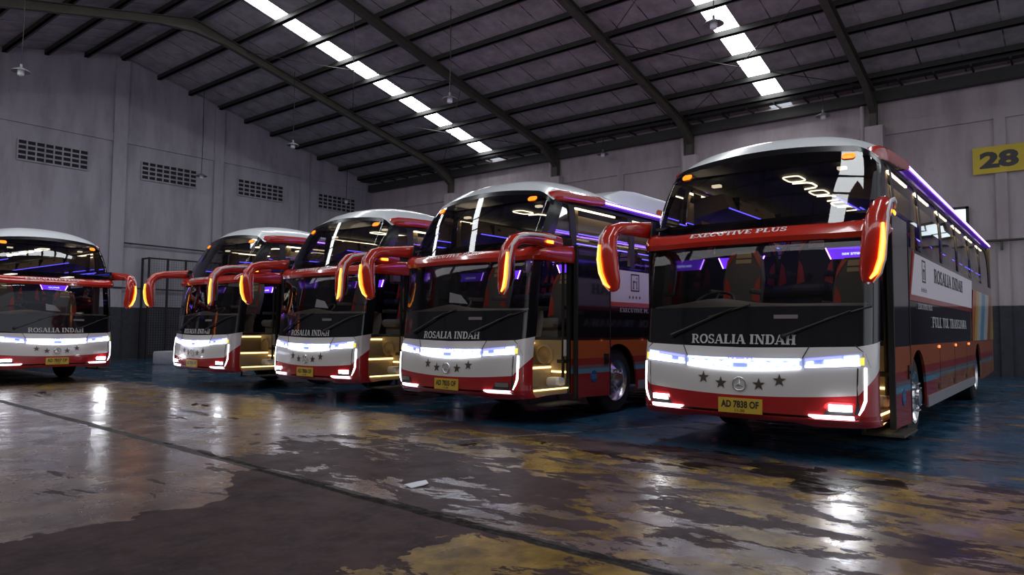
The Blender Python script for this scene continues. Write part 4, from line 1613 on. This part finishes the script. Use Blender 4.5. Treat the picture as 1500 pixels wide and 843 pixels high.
    for q_ in ((.44, 1.23, -.875, -.862, .72, .745), (.44, 1.23, -.575, -.562, 1.06, 1.085), (.44, 1.23, -1.195, -1.182, .45, .468), (1.228, 1.238, -1.15, -.88, .66, .685)):
        mb = MB()
        mb.box(*q_)
        mb.build('step_light', MT['warmstep'], st, False)
    mb = MB()
    for i in range(16):
        x = .45 + i * .05
        mb.box(x, x + .02, -1.16, -.90, .47, .477)
    mb.build('step_tread', MT['chrome'], st, False)
    mb = MB()
    c8 = [(-.76 + .165 * math.cos(t), .905 + .165 * math.sin(t)) for t in [math.pi / 8 + k * math.pi / 4 for k in range(8)]]
    mb.prism(c8, lambda u, v, w: (1.238 - w, u, v), .012)
    mb.lathe([(.14, 1.226), (.145, 1.212), (.125, 1.206), (.118, 1.222), (.06, 1.23), (.05, 1.215), (.001, 1.208)], (0, -.76, .905), 'x', 24)
    mb.build('speaker', MT['beige'], st)
    mb = MB()
    mb.rbox(1.02, 1.22, -1.15, -.93, .475, .60, .03)
    mb.build('step_box', MT['letterwhite'], st)
    mb = MB()
    mb.tube([(1.17, -1.13, .60), (1.17, -1.13, 2.40)], .022, 10)
    mb.box(1.12, 1.2, -1.175, -1.06, .80, .85)
    mb.build('grab_pole', MT['matt'], st)
    mb = MB()
    mb.prism([(1.15, .90), (1.23, .90), (1.23, 1.13), (1.15, 1.13)], lambda u, v, w: (u, -1.165 + w, v), .01)
    mb.build('sticker', MT['letterwhite'], st, False)
    mb = MB()
    for a, b, c_, e in ((.36, 1.26, 2.40, 2.45), (1.205, 1.25, .38, 2.45)):
        mb.box(a, b, -1.218, -1.16, c_, e)
    P(mb, 'door_frame', MT['matt'], None, False)
    # fold-out step under the door
    mb = MB()
    mb.box(.5, 1.2, -1.40, -1.02, .26, .275)
    for i in range(12):
        mb.box(.52 + i * .057, .55 + i * .057, -1.39, -1.05, .275, .283)
    for x in (.52, 1.16):
        mb.box(x, x + .025, -1.05, -1.02, .27, .40)
    P(mb, 'fold_out_step', MT['steel'], None, False)
    # ---- swing-out door, parked along the side behind the doorway
    D = lambda mb_, name, mat, par=None, sm=False: mb_.build(name, mat, par or B, sm)
    pd = lambda u, v, w: (u, -(HW + .075 - w), v)
    dx0, dx1 = 1.28, 2.14
    mb = MB()
    mb.prism([(dx0, .32), (dx1, .30), (dx1, 1.12), (dx0, 1.12)], pd, .045)
    door = D(mb, 'passenger_door', MT['lowside'])
    mb = MB()
    mb.prism([(dx0, 1.12), (dx1, 1.12), (dx1, 2.46), (dx0, 2.46)], pd, .045)
    D(mb, 'door_glass', MT['black'], door)
    mb = MB()
    for a, b, c_, e in ((dx0 - .015, dx0 + .02, .31, 2.47), (dx1 - .01, dx1 + .015, .30, 2.47)):
        mb.prism([(a, c_), (b, c_), (b, e), (a, e)], lambda u, v, w: (u, -(HW + .080 - w), v), .055)
    D(mb, 'door_seal', MT['rubber'], door)
    mb = MB()
    mb.prism([(dx1 - .17, .77), (dx1 - .05, .77), (dx1 - .05, .92), (dx1 - .17, .92)], lambda u, v, w: (u, -(HW + .088 - w), v), .015)
    mb.prism([(dx1 - .15, .83), (dx1 - .07, .83), (dx1 - .07, .86), (dx1 - .15, .86)], lambda u, v, w: (u, -(HW + .100 - w), v), .015)
    D(mb, 'door_handle', MT['matt'], door)
    mb = MB()
    cb = (1.70, .60)
    mb.lathe([(.001, -(HW + .083)), (.085, -(HW + .083)), (.088, -(HW + .074))], (cb[0], 0, cb[1]), 'y', 28)
    D(mb, 'number_badge', MT['badge'], door)
    mb = MB()
    sans(mb, '3210', lambda u, v: (cb[0] + u, -(HW + .0845), cb[1] - .035 + v), .125, .07, .02)
    D(mb, 'badge_lettering', MT['bluestripe'], door)
    # ---- cabin: dashboard, wheel, seats, screens
    mb = MB()
    rows = []
    for i in range(25):
        y = -1.12 + i * 2.24 / 24
        hump = .07 * math.exp(-((y - .45) / .40) ** 2)
        f0 = front(y, 1.52) + .03
        rows.append([(f0, y, 1.50), (f0 + .10, y, 1.535 + hump * .6), (f0 + .35, y, 1.56 + hump), (f0 + .45, y, 1.53 + hump), (f0 + .47, y, 1.40), (f0 + .40, y, 1.17)])
    mb.loft(rows)
    ds = P(mb, 'dashboard', MT['dash'])
    mb = MB()
    c = Vector((.80, .60, 1.60))
    ax = Vector((-.55, 0, .84)).normalized()
    e1 = Vector((0, 1, 0))
    e2 = ax.cross(e1)
    mb.tube([c + (e1 * math.cos(t) + e2 * math.sin(t)) * .225 for t in [2 * math.pi * i / 32 for i in range(33)]], .016, 8, False)
    for a in (0.3, 2.84, 4.71):
        mb.tube([c, c + (e1 * math.cos(a) + e2 * math.sin(a)) * .22], .013, 6)
    mb.tube([c, c - ax * .22], .03, 8)
    mb.build('steering_wheel', MT['matt'], ds)

    def seat_meshes(name, col1, par=B):
        mb = MB()
        mb.rbox(-.05, .42, -.23, .23, .30, .44, .05)
        # backrest with a shaped outline, thickness from front to back
        out = [(-.23, .42), (-.25, .75), (-.215, 1.02), (-.13, 1.14), (.13, 1.14), (.215, 1.02), (.25, .75), (.23, .42)]
        mb.prism(out, lambda u, v, w: (.36 + (v - .42) * .22 + w, u, v), .11)
        mb.box(.05, .35, -.18, .18, 0, .3)
        for s in (-1, 1):
            mb.rbox(.02, .38, s * .25 - .02, s * .25 + .02, .56, .62, .012)
        st_ = mb.build(name, col1, par, False)
        for s in (-1, 1):
            mb = MB()
            mb.prism([(s * .235, .46), (s * .13, .50), (s * .17, .72), (s * .22, .80)], lambda u, v, w: (.352 + (v - .42) * .22 + w, u, v), .02)
            mb.prism([(s * .225, .90), (s * .10, 1.12), (s * .16, 1.12), (s * .215, 1.00)], lambda u, v, w: (.352 + (v - .42) * .22 + w, u, v), .02)
            mb.build('seat_trim', MT['seatred'], st_, False)
        mb = MB()
        mb.prism([(-.10, 1.04), (.10, 1.04), (.09, 1.11), (-.09, 1.11)], lambda u, v, w: (.350 + (v - .42) * .22 + w, u, v), .02)
        mb.prism([(-.10, .97), (.10, .97), (.10, 1.02), (-.10, 1.02)], lambda u, v, w: (.350 + (v - .42) * .22 + w, u, v), .02)
        mb.build('headrest_panel', MT['beige'], st_, False)
        return st_
    drv = seat_meshes('driver_seat', MT['seatgrey'])
    drv.location = (1.28, .60, 1.16)
    crew = copy_tree(drv, B)
    crew.name = 'crew_seat'
    crew.location = (1.30, -.72, 1.0)
    aisle = seat_meshes('passenger_seat', MT['seat'])
    aisle.location = (2.55, .06, 1.45)
    for x in (2.75, 3.85, 4.95, 6.05, 7.15):
        for y in (-.90, -.365, .365, .90):
            o = copy_tree(aisle, B)
            o.location = (x, y, 1.45)
    mb = MB()
    for y in (.55, -.70):
        pass
    for (yc, zc_) in ((.78, 2.185), (-.60, 2.235)):
        mb = MB()
        poly = [(yc - .25, zc_ - .07), (yc + .25, zc_ - .07), (yc + .31, zc_ + .07), (yc - .31, zc_ + .07)]
        mb.prism(poly, lambda u, v, w: (2.16 + w, u, v), .03)
        sc = mb.build('display_screen', MT['screen'], B, False)
        mb = MB()
        sans(mb, 'new armada', lambda u, v: (2.157, yc - u, zc_ - .028 + v), .24, .042, .01)
        mb.build('screen_lettering', MT['screentext'], sc, False)
        mb = MB()
        for k in (-1, 1):
            mb.tube([(2.155, yc + k * .25, zc_ - .07), (2.155, yc + k * .31, zc_ + .07)], .006, 5)
        mb.tube([(2.2, yc, zc_ + .06), (2.2, yc, 2.46)], .02, 6)
        mb.build('screen_edge', MT['violet'], sc)
    # upper deck front: parapet with beige lining, ceiling, racks and lights
    mb = MB()
    mb.box(.42, 2.2, -1.15, 1.15, 2.44, 2.47)
    mb.box(2.18, 2.24, -1.15, -.30, 2.30, 2.47)
    mb.box(2.18, 2.24, .42, 1.15, 2.25, 2.47)
    cc = P(mb, 'cab_ceiling', MT['interior'], None, False)
    mb = MB()
    for a_, y in ((.95, -.55), (.95, .60), (1.66, .05)):
        mb = MB()
        mb.box(a_, a_ + .52, y - .06, y + .06, 2.425, 2.44)
        mb.build('cab_fill_panel', MT['cabfill'], cc, False)  # glowing panels added out of sight under the cab ceiling to brighten the interior
    mb = MB()
    mb.box(.95, LEN - .2, -1.08, 1.08, 3.10, 3.13)
    ce = P(mb, 'ceiling_lining', MT['interior'], None, False)
    mb = MB()
    for k in range(9):
        x = 1.5 + k * 1.05
        for y0 in (-.12,):
            w_, l_ = .10, .17
            loop = []
            for i in range(21):
                t = 2 * math.pi * i / 20
                cx_, sx_ = math.cos(t), math.sin(t)
                loop.append((x + l_ * math.copysign(abs(cx_) ** .5, cx_), y0 + w_ * math.copysign(abs(sx_) ** .5, sx_), 3.085))
            mb.tube(loop, .0085, 5, False)
            mb.tube([(x + .26, y0 + .10, 3.085), (x + .30, y0 - .06, 3.085), (x + .38, y0 - .10, 3.085), (x + .58, y0 - .10, 3.085), (x + .66, y0 - .06, 3.085), (x + .70, y0 + .08, 3.085)], .011, 5)
    mb.build('ceiling_led', MT['warm'], ce)
    for s in (-1, 1):
        mb = MB()
        x0, x1 = 1.35, LEN - .3
        mb.prism([(.62, 2.80), (1.08, 2.70), (1.08, 2.95), (.70, 2.98)], lambda u, v, w: (x0 + w, s * u, v), x1 - x0)
        lr = P(mb, 'luggage_rack', MT['beige'], None, False)
        mb = MB()
        mb.tube([(x0, s * .62, 2.79), (x1, s * .62, 2.79)], .008, 5)
        mb.tube([(.75, s * 1.0, 2.55), (x1, s * 1.04, 2.55)], .008, 5)
        mb.build('cabin_light_line', MT['blueline'], lr)
        mb = MB()
        for x in px_[:-1]:
            for dx in (.5, 1.1):
                mb.lathe([(.001, s * .0), (.05, 0), (.055, s * .01)], (x + dx, s * .66, 2.88), 'y', 12)
            mb.box(x + .3, x + .31, *sorted((s * .60, s * .70)), 2.80, 2.97)
        mb.build('rack_detail', MT['matt'], lr, False)
    mb = MB()
    mb.box(1.05, 1.12, .62, .72, 3.01, 3.04)
    mb.box(1.05, 1.12, -.80, -.71, 3.04, 3.07)
    P(mb, 'cabin_spotlight', MT['spotdim'], None, False)
    return B


def dress_bus(B, plate, small, door_x=0.0, fog=('lamp', 'lamp'), door_open=True):
    """the number plate and the lamps that differ from bus to bus"""
    mb = MB()
    pl = lambda u, v, w: (front(0, .51) - .022 + w, -u, v)
    mb.prism([(-.225, .435), (.225, .435), (.225, .585), (-.225, .585)], pl, .02)
    p = mb.build('number_plate', MT['plate'], B, False)
    mb = MB()
    lf = lambda dz: (lambda u, v: (front(0, .51) - .0235, -u + .0, dz + v))
    sans(mb, plate, lf(.487), .39, .074, .035)
    sans(mb, small, lf(.447), .10, .028, .02)
    mb.build('plate_lettering', MT['letterdark'], p, False)
    for ch in B.children:
        if ch.name.startswith('passenger_door'):
            ch.location.x = door_x
        if ch.name.startswith('fog_lamp'):
            for g in ch.children:
                if 'side' in g.keys():
                    k = 0 if g['side'] < 0 else 1
                    if fog[k] != 'lamp':
                        g.data = g.data.copy()
                        g.data.materials[0] = MT[fog[k]]


POSE = [((7.148, 2.783, .009), 'AD 7838 OF', '11-30', -.60, ('lampbright', 'lamp'), 'red and white coach bus nearest the sign 28, plate AD 7838 OF'),
        ((7.125, 6.917, -.020), 'AD 7835 OF', '11-30', 0, ('lampoff', 'lampoff'), 'red and white coach bus with door number 3210, plate AD 7835 OF'),
        ((7.402, 10.594, .011), 'AD 7806 OF', '11-30', 0, ('lamp', 'lamp'), 'third red and white coach bus of the row counting from the sign 28'),
        ((7.462, 14.676, -.006), 'AD 7836 OF', '11-30', 0, ('lamp', 'lamp'), 'last red and white coach bus of the row, beside the wire mesh cage'),
        ((5.923, 17.627, 1.577), 'AD 7837 OF', '11-30', 0, ('lampbright', 'lamp'), 'lone coach bus facing out from the gable wall, plate AD 7837 OF')]
bus0 = make_bus()
buses = [bus0] + [copy_tree(bus0) for _ in POSE[1:]]
for B, (ps, plate, small, dx, fog, lb) in zip(buses, POSE):
    B.location = (ps[0], ps[1], 0)
    B.rotation_euler = (0, 0, ps[2])
    tag(B, lb, 'bus', 'parked coach buses')
    dress_bus(B, plate, small, dx, fog)

# folded sheets of paper propped on three dashboards
for k, y, a in ((1, .18, .5), (2, .12, .35), (4, -.02, -.25)):
    B = buses[k]
    mb = MB()
    pts = [(0, -.14, 0), (0, .14, .02), (.06, .15, .17), (.06, -.02, .13)]
    q = [(x + .004, y_, z_) for x, y_, z_ in pts]
    mb.add(pts + q, [(0, 1, 2, 3), (7, 6, 5, 4), (0, 4, 5, 1), (1, 5, 6, 2), (2, 6, 7, 3), (3, 7, 4, 0)])
    o = mb.build('paper_sheet', MT['paper'], None, False)
    c, s = math.cos(POSE[k][0][2]), math.sin(POSE[k][0][2])
    x = .40
    o.location = (B.location.x + c * x - s * y, B.location.y + s * x + c * y, 1.572 + .07 * math.exp(-((y + .12 - .45) / .40) ** 2))
    o.rotation_euler = (0, 0, POSE[k][0][2] + a)
    tag(o, 'folded white paper behind the windscreen of the %s' % {1: 'bus with plate AD 7835 OF', 2: 'third bus of the row from sign 28', 4: 'lone bus by the gable wall'}[k], 'paper')
